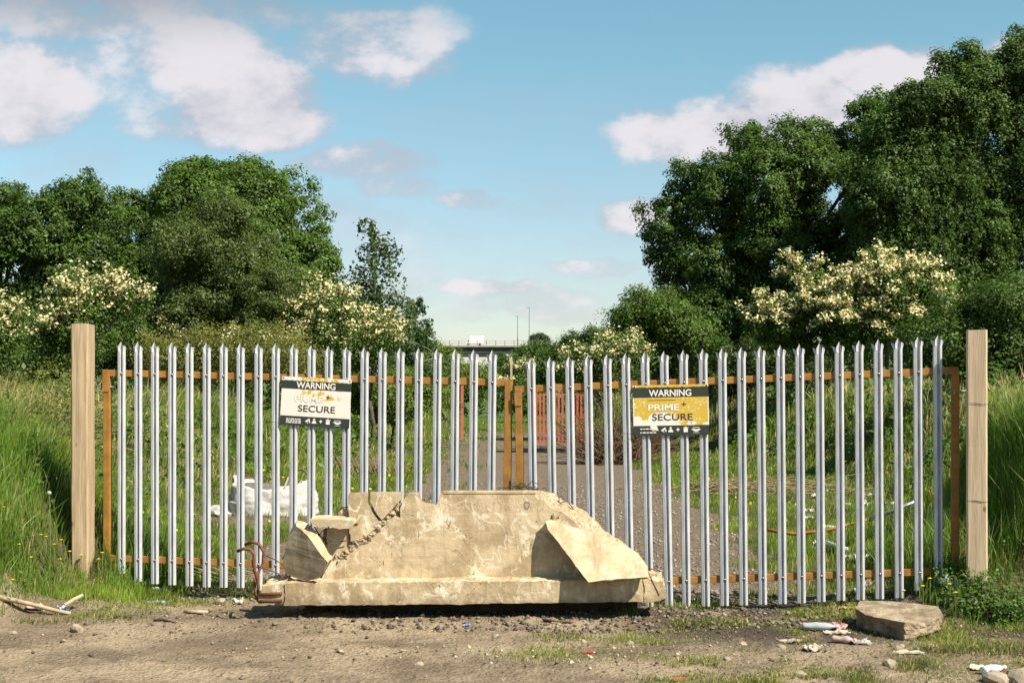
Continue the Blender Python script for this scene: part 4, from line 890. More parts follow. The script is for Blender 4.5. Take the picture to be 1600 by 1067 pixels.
def sign_mat(kind):
    m, t, p = mat('printed_sign'); o_ = objc(t); x, _, z = t.sep(o_)
    n = t.noise(o_, 16, 7, .65); nf = t.noise(o_, 60, 5, .7); e = t.m('MULTIPLY', t.m('SUBTRACT', t.noise(o_, 45, 4, .7), .5), .022)
    white = (.64, .60, .54); yel = (.50, .335, .04); blk = (.028, .033, .03)
    if kind == 'worn':       # nearly all yellow flaked off
        reg = t.m('MULTIPLY', t.m('MULTIPLY', t.ramp(z, .0, .03), t.ramp(z, .145, .10)), t.m('MULTIPLY', t.ramp(x, -.20, -.12), t.ramp(x, .28, .12)))
        streak = t.m('MULTIPLY', t.ramp(z, .095, .115), t.m('MULTIPLY', t.ramp(x, -.22, -.16), t.ramp(x, .26, .18)))
        f = t.ramp(t.m('ADD', t.m('ADD', n, t.m('MULTIPLY', reg, .10)), t.m('MULTIPLY', streak, .13)), .60, .62)
        fa = t.m('MULTIPLY', f, t.m('MAXIMUM', reg, streak))
        edge_top = .178
    else:
        tear = t.m('MULTIPLY', t.ramp(t.m('ADD', z, t.m('MULTIPLY', x, -.12)), .0, -.035), t.ramp(x, .10, -.1)); low = t.ramp(z, -.075, -.11)
        keep = t.m('ADD', t.m('MULTIPLY', n, 1.0), t.m('ADD', t.m('MULTIPLY', tear, -.42), t.m('MULTIPLY', low, -.12)))
        blob = t.m('MULTIPLY', t.m('MULTIPLY', t.ramp(z, -.01, -.03), t.ramp(z, -.10, -.08)), t.m('MULTIPLY', t.ramp(x, -.26, -.22), t.ramp(x, -.15, -.19)))
        keep = t.m('ADD', keep, t.m('MULTIPLY', blob, .40))
        fa = t.ramp(keep, .36, .375); fl = t.ramp(nf, .565, .60); fa = t.m('MULTIPLY', fa, t.m('SUBTRACT', 1, t.m('MULTIPLY', fl, t.ramp(t.noise(o_, 9, 2), .45, .55))))
        fr_ = t.m('MULTIPLY', t.ramp(t.m('ABSOLUTE', x), .293, .289), 1); fa = t.m('MULTIPLY', fa, fr_); edge_top = .190
    c = t.mix(fa, white, yel)
    top = t.m('MULTIPLY', t.ramp(z, .1045, .1055), t.ramp(t.m('ADD', z, e), edge_top+.001, edge_top-.001))
    bot = t.ramp(z, -.1275, -.1285)
    if kind != 'worn':
        tear2 = t.m('MULTIPLY', t.ramp(t.m('ABSOLUTE', t.m('SUBTRACT', t.m('ADD', x, t.m('MULTIPLY', z, .35)), -.185)), .030, .022), 1)
        bot = t.m('MULTIPLY', bot, t.m('SUBTRACT', 1, t.m('MULTIPLY', tear2, t.ramp(t.m('ADD', z, e), -.175, -.165))))
    c = t.mix(t.m('MAXIMUM', top, bot), c, blk)
    scf = t.ramp(t.noise(t.scale(o_, (1, 1, 6)), 12, 5, .7), .66, .70); c = t.mix(t.m('MULTIPLY', scf, .25), c, (.45, .40, .32))
    t.l.new(c, p.inputs['Base Color']); p.inputs['Roughness'].default_value = .5; p.inputs['Specular IOR Level'].default_value = .3
    t.l.new(t.bump(t.noise(o_, 5, 3), .3, .01), p.inputs['Normal']); return m
m, t, p = mat('sign_white'); M_SW = m; p.inputs['Base Color'].default_value = (.66, .62, .56, 1); p.inputs['Roughness'].default_value = .5
m, t, p = mat('sign_brown'); M_SB = m; o_ = objc(t)
t.l.new(t.mix(t.ramp(t.noise(o_, 40, 5, .7), .62, .66), (.045, .022, .016), (.55, .45, .3)), p.inputs['Base Color']); p.inputs['Roughness'].default_value = .5
def icons(root, w_):
    st = {'b': MB()}
    def flush(nm): o = st['b'].build(nm, M_SW, root, False, (0, -.0030, 0)); st['b'] = MB()
    f = lambda pts: st['b'].add([(x, -.0002, z) for x, z in pts]+[(x, .0012, z) for x, z in pts], [tuple(range(len(pts))), tuple(range(len(pts), 2*len(pts)))[::-1]]+[(i, (i+1) % len(pts), len(pts)+(i+1) % len(pts), len(pts)+i) for i in range(len(pts))])
    circ = lambda cx, cz, r, a0=0, a1=360, n=12: [(cx+r*math.cos(R(a0+(a1-a0)*i/n)), cz+r*math.sin(R(a0+(a1-a0)*i/n))) for i in range(n if a1-a0 == 360 else n+1)]
    f([(-.082, -.168), (-.048, -.143), (-.040, -.153), (-.070, -.178)]); f([(-.062, -.176), (-.056, -.176), (-.056, -.186), (-.062, -.186)]); f([(-.046, -.158), (-.038, -.166), (-.038, -.184), (-.050, -.172)]); flush('camera_icon')
    f(circ(-.004, -.150, .009)); f([(-.024, -.184), (.016, -.184), (.012, -.167), (.002, -.161), (-.010, -.161), (-.020, -.167)]); flush('guard_icon')
    f([(.036, -.163), (.048, -.158), (.053, -.146), (.058, -.158), (.070, -.163), (.058, -.169), (.053, -.182), (.048, -.169)]); flush('star_icon')
    f([(.098, -.186), (.130, -.186), (.130, -.156), (.098, -.156)]); f([(.094, -.153), (.136, -.153), (.136, -.147), (.122, -.147), (.122, -.140), (.106, -.140), (.106, -.147), (.094, -.147)]); flush('clipboard_icon')
    f([(.158, -.162), (.178, -.158), (.196, -.165), (.214, -.158), (.232, -.162), (.216, -.176), (.196, -.184), (.176, -.176)]); f([(.168, -.146), (.222, -.146), (.222, -.150), (.168, -.150)]); f([(.172, -.190), (.220, -.190), (.220, -.193), (.172, -.193)]); flush('handshake_icon')
    for r_, zz3 in enumerate((-.150, -.166, -.181)):      # the three lines of fine print: blocks the size of the words
        if r_ == 1 and w_: continue
        x0 = -.245
        for L in ([.018, .012, .026, .016, .028], [.028, .02, .014, .02, .022], [.012, .026, .018, .024, .022])[r_]: f([(x0, zz3), (x0+L, zz3), (x0+L, zz3-.009), (x0, zz3-.009)]); x0 += L+.006
        flush('fine_print')
def sign(label, corners, on, RO, m_, worn):
    tl, tr, br, bl = [on(u, v, -.014) for u, v in corners]
    c0 = (tl+tr+br+bl)/4; x = ((tr-tl)+(br-bl)).normalized(); z = ((tl-bl)+(tr-br)); z = (z-x*z.dot(x)).normalized(); y = z.cross(x)
    wd = ((tr-tl).length+(br-bl).length)/2; hd = ((tl-bl).length+(tr-br).length)/2
    sx, sz = wd/.596, hd/.42
    root = empty('warning_sign', (0, 0, 0), 0, label, 'sign')
    root.matrix_world = Matrix(((x.x*sx, y.x, z.x*sz, c0.x), (x.y*sx, y.y, z.y*sz, c0.y), (x.z*sx, y.z, z.z*sz, c0.z), (0, 0, 0, 1)))
    bm = bmesh.new(); bmesh.ops.create_cube(bm, size=1, matrix=Matrix.Diagonal((.596, .003, .42, 1))); me = bpy.data.meshes.new('plate'); bm.to_mesh(me); bm.free(); obj('plate', me, m_, root)
    o = obj('lettering_warning', text_mesh('WARNING', .056, .335, .022), M_SW, root, (-.004, -.0030, .142))
    o = obj('lettering_prime', text_mesh('PRIME', .052, .245, .018), M_SW, root, (-.056, -.0030, .022))
    o = obj('lettering_secure', text_mesh('SECURE', .056, .318, .006), M_SB, root, (.012, -.0030, -.058))
    o = obj('plus_mark', text_mesh('+', .036, .036, .0), M_SB, root, (.105, -.0030, .048))
    if not worn: 
        b = MB(); b.box((-.07, -.0022, .083), (.22, .0008, .004)); b.build('fine_line', M_SB, root)
    icons(root, not worn)
    for cx, cz in ((-.285, .197), (.285, .197), (-.285, -.197), (.285, -.197)):
        b = MB(); b.lathe([(.006, 0), (.006, .002), (.002, .004)], 8, Matrix.Translation((cx, -.002, cz)) @ Matrix.Rotation(R(90), 4, 'X')); b.build('eyelet', M_WIRE, root)
    for q in (([(-.285, -.004, -.197), (-.33, -.02, -.192), (-.37, -.01, -.190), (-.405, .03, -.188)], [(.285, -.004, -.190), (.25, -.012, -.21), (.20, .01, -.235), (.19, .05, -.24)]) if worn else ([(-.285, -.004, -.197), (-.33, -.02, -.19), (-.37, -.016, -.188), (-.42, .03, -.186)], [(-.16, -.004, -.20), (-.13, -.006, -.215), (-.12, .03, -.22)])):
        b = MB(); b.tube(q, .0016, 4); b.build('tie_wire', M_WIRE, root)
    return root
sign('warning sign on the left gate, mostly flaked to white, tilted', [(441.6, 587.5), (551, 593.5), (545.5, 669.5), (438.5, 663)], onL, ROL, sign_mat('worn'), True)
sign('warning sign on the right gate, still mostly yellow, torn at its lower left', [(990, 602), (1108, 600), (1107, 678.5), (989, 681)], onR, ROR, sign_mat('yellow'), False)
# ------------------------------------------------------------------ road bridge, van, masts
YBR = 420
def bz(v): return EYE-(v-HZ)/F*YBR
def bx(u): return (u-800)/F*YBR
M_DECK = simple('deck_edge', (.36, .30, .24), (.28, .24, .20), .6, .9, 0, 0); M_GIRD = simple('dark_girder', (.05, .06, .065), (.07, .08, .085), .5, .7, 0, 0); M_PIER = simple('pier_concrete', (.32, .30, .27), (.25, .24, .22), .5, .9, 0, 0)
br = empty('road_bridge', (0, YBR, hz(0, YBR)), 0, 'long flat road bridge crossing far behind the gates', 'bridge'); RB = br.location.copy()
def bb_(name, x0, x1, y0, y1, z0, z1, m_):
    b = MB(); b.box(((x0+x1)/2, (y0+y1)/2, (z0+z1)/2), (x1-x0, y1-y0, z1-z0)); o = b.build(name, m_, br); o.location = -RB; return o
bb_('deck', -120, 120, YBR, YBR+12, bz(542.2), bz(539.8), M_DECK)
bb_('girder', -120, 120, YBR+.8, YBR+11, bz(551), bz(542.25), M_GIRD)
for u0 in (700, 1010, 430): bb_('pier_cap', bx(u0-5), bx(u0+90), YBR+1.5, YBR+10, bz(556.5), bz(551.1), M_PIER)
for u0 in (735, 1050, 470):
    for k in (0, 1): bb_('pier', bx(u0)+k*9, bx(u0)+k*9+1.6, YBR+4, YBR+6, -1, bz(556.6), M_PIER)
pp = MB(); pp.box((0, 0, .75), (.28, .2, 1.5)); PM = pp.mesh('parapet_post'); PM.materials.append(M_DECK)
for i in range(-22, 24):
    o = bpy.data.objects.new('parapet_post', PM); COL.objects.link(o); o.parent = br; o.location = Vector((i*2.72+.6, YBR+.4, bz(539.8)))-RB
for h in (.75, 1.4): b = MB(); b.tube([(-62, YBR+.4, bz(539.8)+h), (63, YBR+.4, bz(539.8)+h)], .045, 4); o = b.build('parapet_rail', M_DECK, br); o.location = -RB
M_VAN = simple('white_van_paint', (.82, .80, .80), (.78, .76, .76), 1, .4, 0, 0); M_GLS = simple('dark_glass', (.03, .04, .05), (.04, .05, .06), 1, .2, 0, 0); M_TYRE = simple('tyre', (.02, .02, .02), (.03, .03, .03), 5, .9, 0, 0)
vz = bz(539.7)+.02; vr = empty('white_van', (bx(741), YBR+4, vz), 0, 'white high-roofed box van driving left across the far bridge', 'van')
def extr(prof, y0, y1, name, m_, parent, bw=.08):
    b = MB(); n = len(prof); b.add([(x, y0, z) for x, z in prof]+[(x, y1, z) for x, z in prof], [tuple(range(n)), tuple(range(n, 2*n))[::-1]]+[(i, (i+1) % n, n+(i+1) % n, n+i) for i in range(n)]); return bevel(b.build(name, m_, parent), bw, 2)
extr([(-2.75, .45), (-2.72, .95), (-2.2, 1.25), (-1.55, 2.0), (-1.2, 2.05), (-1.2, .4)], -1, 1, 'cab', M_VAN, vr); extr([(-1.75, .55), (-1.55, 2.35), (-1.25, 2.85), (2.75, 2.85), (2.75, .5)], -1.1, 1.1, 'cargo_box', M_VAN, vr, .12)
extr([(-2.05, 1.3), (-1.62, 1.85), (-1.62, 1.3)], -1.115, -1.09, 'cab_window', M_GLS, vr, .005)
for xw in (-1.95, 1.55):
    b = MB(); b.lathe([(.36, 0), (.36, .25), (.2, .27)], 14, Matrix.Translation((xw, -.85, .37)) @ Matrix.Rotation(R(90), 4, 'X')); wl = b.build('wheel', M_TYRE, vr, True)
M_MAST = simple('mast_grey', (.16, .16, .17), (.12, .12, .13), 1, .6, .3, 0)
for u, vt, lab in ((809, 492, 'shorter of the two thin masts standing on the far bridge'), (827.5, 478, 'taller of the two thin masts standing on the far bridge')):
    r_ = empty('lamp_mast', (bx(u), YBR+9, bz(541)), 0, lab, 'mast'); b = MB(); H = bz(vt)-bz(541)
    b.tube([(0, 0, 0), (0, 0, H*.3)], .19, 8, .16); b.build('base_tube', M_MAST, r_); b = MB(); b.tube([(0, 0, H*.3), (0, 0, H)], .10, 8, .07); b.build('pole', M_MAST, r_)
    b = MB(); b.box((-.3, 0, H+.05), (.9, .25, .12)); b.build('lamp_head', M_MAST, r_)
c0 = at(799, 600, 60); b = MB(); b.box((0, 0, .95), (.09, .09, 1.9)); b.add([(-.045, -.045, 1.9), (.045, -.045, 1.9), (.045, .045, 1.9), (-.045, .045, 1.9), (0, 0, 1.97)], [(0, 1, 4), (1, 2, 4), (2, 3, 4), (3, 0, 4)]); zz0 = at(799, 557, 60).z
o = b.build('marker_post', simple('pale_wood', (.5, .42, .3), (.4, .33, .24), 4, .9, 0, 0), None, False, (c0.x, 60, zz0-1.97)); tag(o, 'thin pale post standing far off on the track between the gates', 'post')

# ------------------------------------------------------------------ far red palisade gate, open
M_RED = simple('faded_red_paint', (.52, .12, .09), (.42, .11, .07), 3, .7, 0, 0); M_OR2 = simple('faded_orange_rail', (.42, .16, .035), (.3, .12, .04), 3, .7, 0, 0)
YG = 48; g0 = at(838, 693, YG); g1 = at(914, 690, YG)
rg = empty('red_palisade_gate', (g0.x, YG, hz(g0.x, YG)), 0, 'far rusty red palisade gate leaf standing open beside the track', 'gate'); RG = rg.location.copy()
pm = MB(); L_ = at(0, 612, YG).z-at(0, 694, YG).z
pm.add([(-.034, 0, 0), (.034, 0, 0), (.034, 0, L_-.06), (0, 0, L_), (-.034, 0, L_-.06), (-.034, .012, 0), (.034, .012, 0), (.034, .012, L_-.06), (0, .012, L_), (-.034, .012, L_-.06)], [(0, 1, 2, 3, 4), (9, 8, 7, 6, 5), (0, 5, 6, 1), (1, 6, 7, 2), (2, 7, 8, 3), (3, 8, 9, 4), (4, 9, 5, 0)]); PMR = pm.mesh('pale'); PMR.materials.append(M_RED)
NP = 14
for i in range(NP):
    o = bpy.data.objects.new('pale', PMR); COL.objects.link(o); o.parent = rg; k = i/(NP-1); o.location = Vector((g0.x+(g1.x-g0.x)*k, YG, at(0, 695-1.5*k, YG).z))-RG
for v in (617, 652, 688): b = MB(); b.bar(Vector((g0.x-.03, YG+.035, at(0, v, YG).z))-RG, Vector((g1.x+.03, YG+.035, at(0, v-.8, YG).z))-RG, .05, .05, Vector((0, 0, 1))); b.build('rail', M_OR2, rg)
b = MB(); b.box(Vector((at(897, 0, YG).x, YG+.1, at(0, 652, YG).z))-RG, (.11, .11, 2.0)); b.build('upright', M_OR2, rg)
c0 = at(722, 684, 47); ra = empty('rusty_gate_leaf', (c0.x, 47, hz(c0.x, 47)), R(92), 'far rusty gate leaf seen edge-on at the left of the track', 'gate')
zb = c0.z-hz(c0.x, 47); b = MB(); b.box((0, 0, zb+.85), (.09, .09, 1.75)); b.build('upright', M_RED, ra); b = MB(); b.box((.7, 0, zb+1.55), (1.3, .05, .05)); b.build('rail', M_RED, ra); b = MB(); b.box((.7, 0, zb+.2), (1.3, .05, .05)); b.build('rail', M_RED, ra)
for i in range(9): o = bpy.data.objects.new('pale', PMR); COL.objects.link(o); o.parent = ra; o.location = (.14*i+.1, -.05, zb)

# ------------------------------------------------------------------ white bulk bag behind the left gate
YW = 20.6; wb = at(426, 800, YW); zg = hz(wb.x, YW)
bag = empty('bulk_bag', (wb.x, YW, zg), 0, 'slumped white builder\'s bag with lifting loops behind the left gate', 'bag')
n1_, n2_ = 72, 26; vs = []; fs = []
for j in range(n2_+1):
    s = j/n2_
    for i in range(n1_):
        a = 2*math.pi*i/n1_; ca, sa = math.cos(a), math.sin(a)
        sq = (abs(ca)**2.6+abs(sa)**2.6)**(-1/2.6)
        if s < .62: rr = 1-.10*(s/.62)**2; z = .36*s/.62
        else: q = (s-.62)/.38; rr = .90*(1-q*.93); z = .36-.14*math.sin(min(q*2, 1)*math.pi/2)*1.0+.03*q
        nz = mnoise.noise(Vector((ca*2.2, sa*2.2, z*3)))*.10+mnoise.noise(Vector((ca*6, sa*6, z*11)))*.05+abs(mnoise.noise(Vector((ca*4+z*9, sa*3, z*14))))*.07
        rim = math.exp(-((s-.62)/.10)**2)*(.06*max(0, ca)+.13*max(0, -ca*.9)+.10*max(0, math.cos(a*2+.6)))
        x_ = ca*sq*rr*.62*(1+nz); y_ = sa*sq*rr*.5*(1+nz)
        vs.append((x_, y_, max(-.02, z+rim+nz*.5*min(1, z*6)-.05*(1 if ca < -.6 and s < .62 else 0)*s)))
for j in range(n2_):
    for i in range(n1_): fs.append((j*n1_+i, j*n1_+(i+1) % n1_, (j+1)*n1_+(i+1) % n1_, (j+1)*n1_+i))
fs.append(tuple(n2_*n1_+i for i in range(n1_)))
b = MB(); b.add(vs, fs); M_BAG = simple('woven_white', (.52, .49, .46), (.42, .40, .37), 6, .7, 0, .5, .02); b.build('sack', M_BAG, bag, True)
def strap(q, w_=.05, t_=.008):
    b = MB()
    for a_, b2 in zip(q[:-1], q[1:]): b.bar(a_, b2, w_, t_, Vector((.2, 1, 0)))
    b.build('lifting_loop', M_BAG, bag)
strap([(.12, -.30, .30), (.22, -.28, .40), (.26, -.2, .53), (.30, -.12, .56), (.33, -.1, .48), (.34, -.15, .34)]); strap([(.34, -.2, .36), (.44, -.12, .48), (.53, -.05, .44), (.58, -.1, .30), (.60, -.14, .12)], .06)
strap([(-.50, -.26, .10), (-.50, -.22, .28), (-.47, -.2, .44), (-.40, -.15, .46), (-.34, -.1, .38)], .05)
bm_ = rock_mesh('contents', 1, 3, 3, .25, (.33, .26, .10)); bm_.materials.append(simple('grey_rubble', (.16, .145, .13), (.10, .09, .08), 20, .95)); o = obj('contents', bm_, None, bag, (-.22, .02, .36))
b = MB(); b.tube([(.18, .2, .44), (.26, .2, .6), (.4, .2, .63), (.55, .2, .5)], .012, 6); b.build('black_hose', M_WIRE, bag)
sh = rock_mesh('flap', 1, 9, 3, (.5), (.30, .25, .13)); sh.materials.append(M_BAG); obj('flap', sh, None, bag, (-.62, -.12, .03))

# ------------------------------------------------------------------ litter, sticks, pipes
def ground_at(u, v):
    Y = EYE*F/(v-HZ)
    for _ in range(12): x = (u-800)/F*Y; Y = .5*Y+.5*(EYE-hz(x, Y))*F/(v-HZ)
    x = (u-800)/F*Y; return Vector((x, Y, hz(x, Y)))
def bottle(u, v, label, col, rz, L=.23, rad=.034, crush=.25, cap=(.6, .1, .1), tr=.35):
    g_ = ground_at(u, v); root = empty('plastic_bottle', g_, rz, label, 'bottle')
    m, t, p = mat('bottle_plastic'); p.inputs['Base Color'].default_value = (*col, 1); p.inputs['Roughness'].default_value = .22; p.inputs['Transmission Weight'].default_value = tr; p.inputs['IOR'].default_value = 1.3
    prof = [(.02, 0), (rad*.9, .006), (rad, .02), (rad*.95, L*.18), (rad, L*.24), (rad*.93, L*.32), (rad, L*.40), (rad*.93, L*.48), (rad, L*.56), (rad, L*.68), (rad*.8, L*.78), (rad*.45, L*.88), (rad*.36, L*.92), (rad*.36, L*.97)]
    b = MB(); b.lathe(prof, 16, Matrix.Rotation(R(90), 4, 'Y')); b.v = [(x, y*(1+crush*mnoise.noise(Vector((x*20, y*20, 1)))), rad*.85+z*(1-crush*.7*(1+mnoise.noise(Vector((x*15, 0, rz)))))) for x, y, z in b.v]
    b.build('bottle_body', m, root, True)
    m2, t, p = mat('bottle_cap'); p.inputs['Base Color'].default_value = (*cap, 1); b = MB(); b.lathe([(rad*.42, L*.96), (rad*.44, L*.965), (rad*.44, L*1.03), (rad*.4, L*1.035)], 12, Matrix.Translation((0, 0, rad*.85)) @ Matrix.Rotation(R(90), 4, 'Y')); b.build('bottle_cap', m2, root)
bottle(1253, 984, 'crushed grey clear bottle lying left of the big stone block', (.42, .44, .46), R(-8), .25, .036, .3, (.4, .4, .4))
bottle(1300, 1003, 'pinkish crushed bottle lying below the red wrapper, in front of the stone block', (.55, .38, .36), R(-28), .16, .032, .35, (.5, .3, .25))
bottle(1535, 1054, 'clear bluish bottle lying near the bottom right corner stones', (.62, .66, .68), R(32), .20, .033, .3, (.7, .6, .5))
bottle(1335, 928, 'small blue-white bottle in the grass under the right gate', (.40, .50, .65), R(50), .14, .03, .3, (.7, .7, .7), .1)
def paper(u, v, label, col, sx=.12, sy=.07, crump=.04, name='wrapper', cat='litter', rz=0, group=None, col2=None):
    g_ = ground_at(u, v); n = 11; vs = []; top = []
    for j in range(n):
        for i in range(n):
            x = (i/(n-1)-.5)*sx; y = (j/(n-1)-.5)*sy; q = Vector((x*22+u, y*22+v, 0)); z = abs(mnoise.noise(q))*crump+abs(mnoise.noise(q*2.3))*crump*.6; top.append((x+mnoise.noise(q+Vector((5, 0, 0)))*sx*.14, y+mnoise.noise(q+Vector((0, 7, 0)))*sy*.2, z+.012))
    fs = [(j*n+i, j*n+i+1, (j+1)*n+i+1, (j+1)*n+i) for j in range(n-1) for i in range(n-1)]
    b = MB(); k = n*n; bot = [(x, y, z-.0015-.008*(1 if 0 < ii_ % n < n-1 else 0)) for ii_, (x, y, z) in enumerate(top)]; rim = [i for i in range(n)]+[j*n+n-1 for j in range(1, n)]+[(n-1)*n+i for i in range(n-2, -1, -1)]+[j*n for j in range(n-2, 0, -1)]
    b.add(top+bot, fs+[tuple(i+k for i in f)[::-1] for f in fs]+[(rim[i], rim[(i+1) % len(rim)], rim[(i+1) % len(rim)]+k, rim[i]+k) for i in range(len(rim))])
    mm = simple('litter', col, col2 or tuple(c*.7 for c in col), 25, .6, 0, .2, .003)
    o = b.build(name, mm, None, False, g_); o.rotation_euler = (0, 0, rz); return tag(o, label, cat, group)
paper(1308, 984, 'crumpled red wrapper beside the grey bottle', (.45, .06, .06), .12, .08, .06, col2=(.6, .5, .45))
paper(1308, 991, 'torn piece of cream card under the red wrapper', (.62, .48, .36), .18, .08, .03, 'torn_card')
paper(1346, 1006, 'flat grey-white plastic scrap in front of the stone block', (.45, .42, .38), .13, .09, .03, 'plastic_scrap')
paper(1485, 950, 'crumpled white and blue packaging at the right end of the stone block', (.75, .73, .72), .15, .10, .09, 'crumpled_packaging', col2=(.25, .35, .55))
paper(1355, 918, 'crumpled white and red packet in the grass under the right gate', (.72, .68, .66), .12, .08, .08, 'crumpled_packet', col2=(.5, .15, .12))
paper(1325, 953, 'orange-brown scrap of wrapper left of the stone block', (.55, .33, .16), .15, .06, .04, 'wrapper')
paper(1270, 1017, 'pale crumpled tissue on the dark soil left of the bottles', (.66, .52, .42), .13, .09, .06, 'tissue')
paper(1235, 1002, None and '' or 'flattened pinkish scrap on the dark soil', (.5, .38, .32), .16, .07, .02, 'scrap')
paper(1462, 1012, 'small tan and red scrap lying below the stone block', (.55, .36, .22), .11, .05, .03, 'scrap', col2=(.4, .1, .06))
paper(1528, 1046, 'round cream lid lying beside the clear bottle', (.72, .60, .42), .10, .07, .03, 'crushed_lid')
paper(1418, 1022, 'pale broken slab of card among the yellow-green growth', (.5, .42, .33), .2, .06, .02, 'torn_card')
paper(730, 979, 'small bright blue and white scrap in front of the barrier', (.16, .33, .62), .05, .03, .02, 'plastic_scrap')
paper(920, 1021, 'small red scrap beside the grass tuft on the forecourt', (.5, .06, .05), .06, .03, .02, 'plastic_scrap')
paper(1060, 1062, 'red scrap at the bottom edge of the picture', (.45, .10, .06), .09, .04, .02, 'plastic_scrap', rz=.3)
paper(249, 926, 'white crumpled tissue in the short grass under the left gate', (.74, .70, .64), .10, .06, .05, 'tissue')
paper(245, 944, 'dull blue plastic strip lying under the left gate', (.33, .40, .46), .20, .06, .03, 'plastic_strip')
paper(55, 952, 'white scrap lying beside the long pale branch', (.6, .55, .47), .14, .07, .04, 'scrap')
paper(100, 954, 'blue-white scrap at the end of the long pale branch', (.6, .62, .66), .08, .06, .05, 'scrap', col2=(.3, .4, .55))
paper(372, 943, 'small cream and orange scrap near the rusty rebar loops', (.7, .6, .48), .09, .05, .05, 'scrap')
paper(1290, 855, 'white scrap on the grass behind the right gate, beside the white lath', (.7, .68, .64), .22, .14, .08, 'scrap')
for i, (u, v) in enumerate([(1262, 812), (1345, 800), (1360, 776), (1295, 828), (1372, 838), (1390, 790), (1330, 876), (1352, 875), (1300, 770), (1260, 800), (1325, 792), (1385, 838), (1420, 845), (1350, 790), (1275, 778)]):
    paper(u, v, 'white rubbish scrap scattered on the grass behind the right gate', (.72, .69, .64), random.uniform(.10, .24), random.uniform(.1, .16), .08, 'scrap', rz=i, group='scraps strewn behind the right gate')
def stick(name, pts, r, m_, label, cat, n=8, r2=None, lift=.0):
    P3 = [ground_at(u, v)+Vector((0, 0, dz+lift)) for u, v, dz in pts]; o0 = P3[0].copy(); b = MB(); b.tube([q-o0 for q in P3], r, n, r2); return tag(b.build(name, m_, None, True, o0), label, cat)
M_LOG = simple('bleached_wood', (.50, .38, .25), (.38, .28, .17), 14, .9, 0, .6, .006)
bpts = [at(u, v, y) for u, v, y in [(-30, 927, 11.15), (15, 936, 11.12), (50, 944, 11.06), (85, 953, 11.0), (110, 958, 10.98)]]; b = MB(); b.tube([q-bpts[0] for q in bpts], .022, 8, .014); tag(b.build('branch', M_LOG, None, True, bpts[0]), 'long pale dead branch lying at the left edge', 'branch')
bpts = [at(u, v, y) for u, v, y in [(102, 945, 11.05), (116, 936, 11.08), (130, 929, 11.12)]]; b = MB(); b.tube([q-bpts[0] for q in bpts], .019, 6, .014); tag(b.build('wood_block', M_LOG, None, False, bpts[0]), 'short pale chunk of wood on the spoil below the left timber post', 'wood')
stick('wood_offcut', [(288, 957, .01), (305, 958, .012), (325, 958, .01)], .016, M_LOG, 'short pale flat offcut lying under the left gate', 'wood', 4)
stick('dark_strip', [(178, 966, .006), (190, 965, .02), (206, 966, .008)], .010, M_WIRE, 'small dark twisted strip on the bare soil at the left', 'litter', 5)
stick('dark_strip', [(240, 970, .008), (256, 970, .012), (274, 974, .008)], .009, M_WIRE, 'long dark strip on the bare soil under the left gate', 'litter', 5)
stick('dark_strip', [(848, 971, .01), (870, 974, .02), (896, 973, .01)], .008, M_BROWNTWIG, 'curled brown strip lying in front of the barrier', 'litter', 5)
stick('wood_lath', [(1290, 856, .05), (1325, 865, .03)], .030, M_WHITE, 'short white lath lying on the grass behind the right gate', 'lath', 4)
def pole(): 
    a, b_, c_ = at(1200, 832, 15.6), at(1345, 815, 15.6), at(1428, 785, 15.0); 
    r_ = empty('bent_pole', (b_.x, b_.y, hz(b_.x, b_.y)), 0, 'long pole, half rusty half silver, lying bent in the grass behind the right gate', 'pole'); o0 = r_.location
    q = MB(); q.tube([at(1200, 828, 15.9)-o0, at(1240, 834, 15.8)-o0, at(1290, 829, 15.7)-o0, at(1355, 812, 15.6)-o0], .018, 8); q.build('rusty_end', M_OR2, r_, True)
    q = MB(); q.tube([at(1356, 812, 15.6)-o0, at(1395, 798, 15.5)-o0, at(1430, 784, 15.4)-o0], .024, 8); q.build('silver_end', M_STEEL, r_, True)
pole()
# heap of dry cut branches behind the right gate
g_ = ground_at(1190, 775); hp = []
b = MB()
for i in range(120):
    c0 = Vector((random.gauss(0, .75), random.gauss(0, .35), random.uniform(.02, .28))); a = random.uniform(-.6, .6); L = random.uniform(.3, .9); d0 = Vector((math.cos(a), random.uniform(-.4, .4), math.sin(a)*.7))*L/2
    b.tube([c0-d0, c0+Vector((0, 0, random.uniform(-.05, .05))), c0+d0], .009, 4, .004)
tag(b.build('brushwood_heap', M_TWIG, None, True, g_), 'heap of dry cut branches on the grass behind the right gate', 'branches', kind='stuff')
g_ = ground_at(580, 745); b = MB()
for i in range(170):
    c0 = Vector((random.gauss(0, .45), random.gauss(0, .4), 0)); a = random.gauss(0, .5); L = random.uniform(.3, .8); b.tube([c0, c0+Vector((math.sin(a)*L*.5, 0, L*.6)), c0+Vector((math.sin(a)*L*1.1, 0, L*.8))], .009, 3, .003)
tag(b.build('dead_stalks', M_TWIG, None, True, g_), 'clump of dead straw-coloured stalks behind the left gate, right of the white bag', 'dry stalks', kind='stuff')
g_ = ground_at(240, 905); b = MB()
for i in range(14):
    c0 = Vector((random.gauss(.3, .35), random.gauss(.5, .2), random.uniform(.02, .10))); a = random.uniform(-.5, .5); L = random.uniform(.3, .8); d0 = Vector((math.cos(a), random.uniform(-.4, .4), -.25))*L/2; b.tube([c0-d0, c0+d0], .008, 4, .004)
tag(b.build('fallen_sticks', M_TWIG, None, True, g_), 'few bare sticks lying behind the foot of the left gate', 'sticks', kind='stuff')
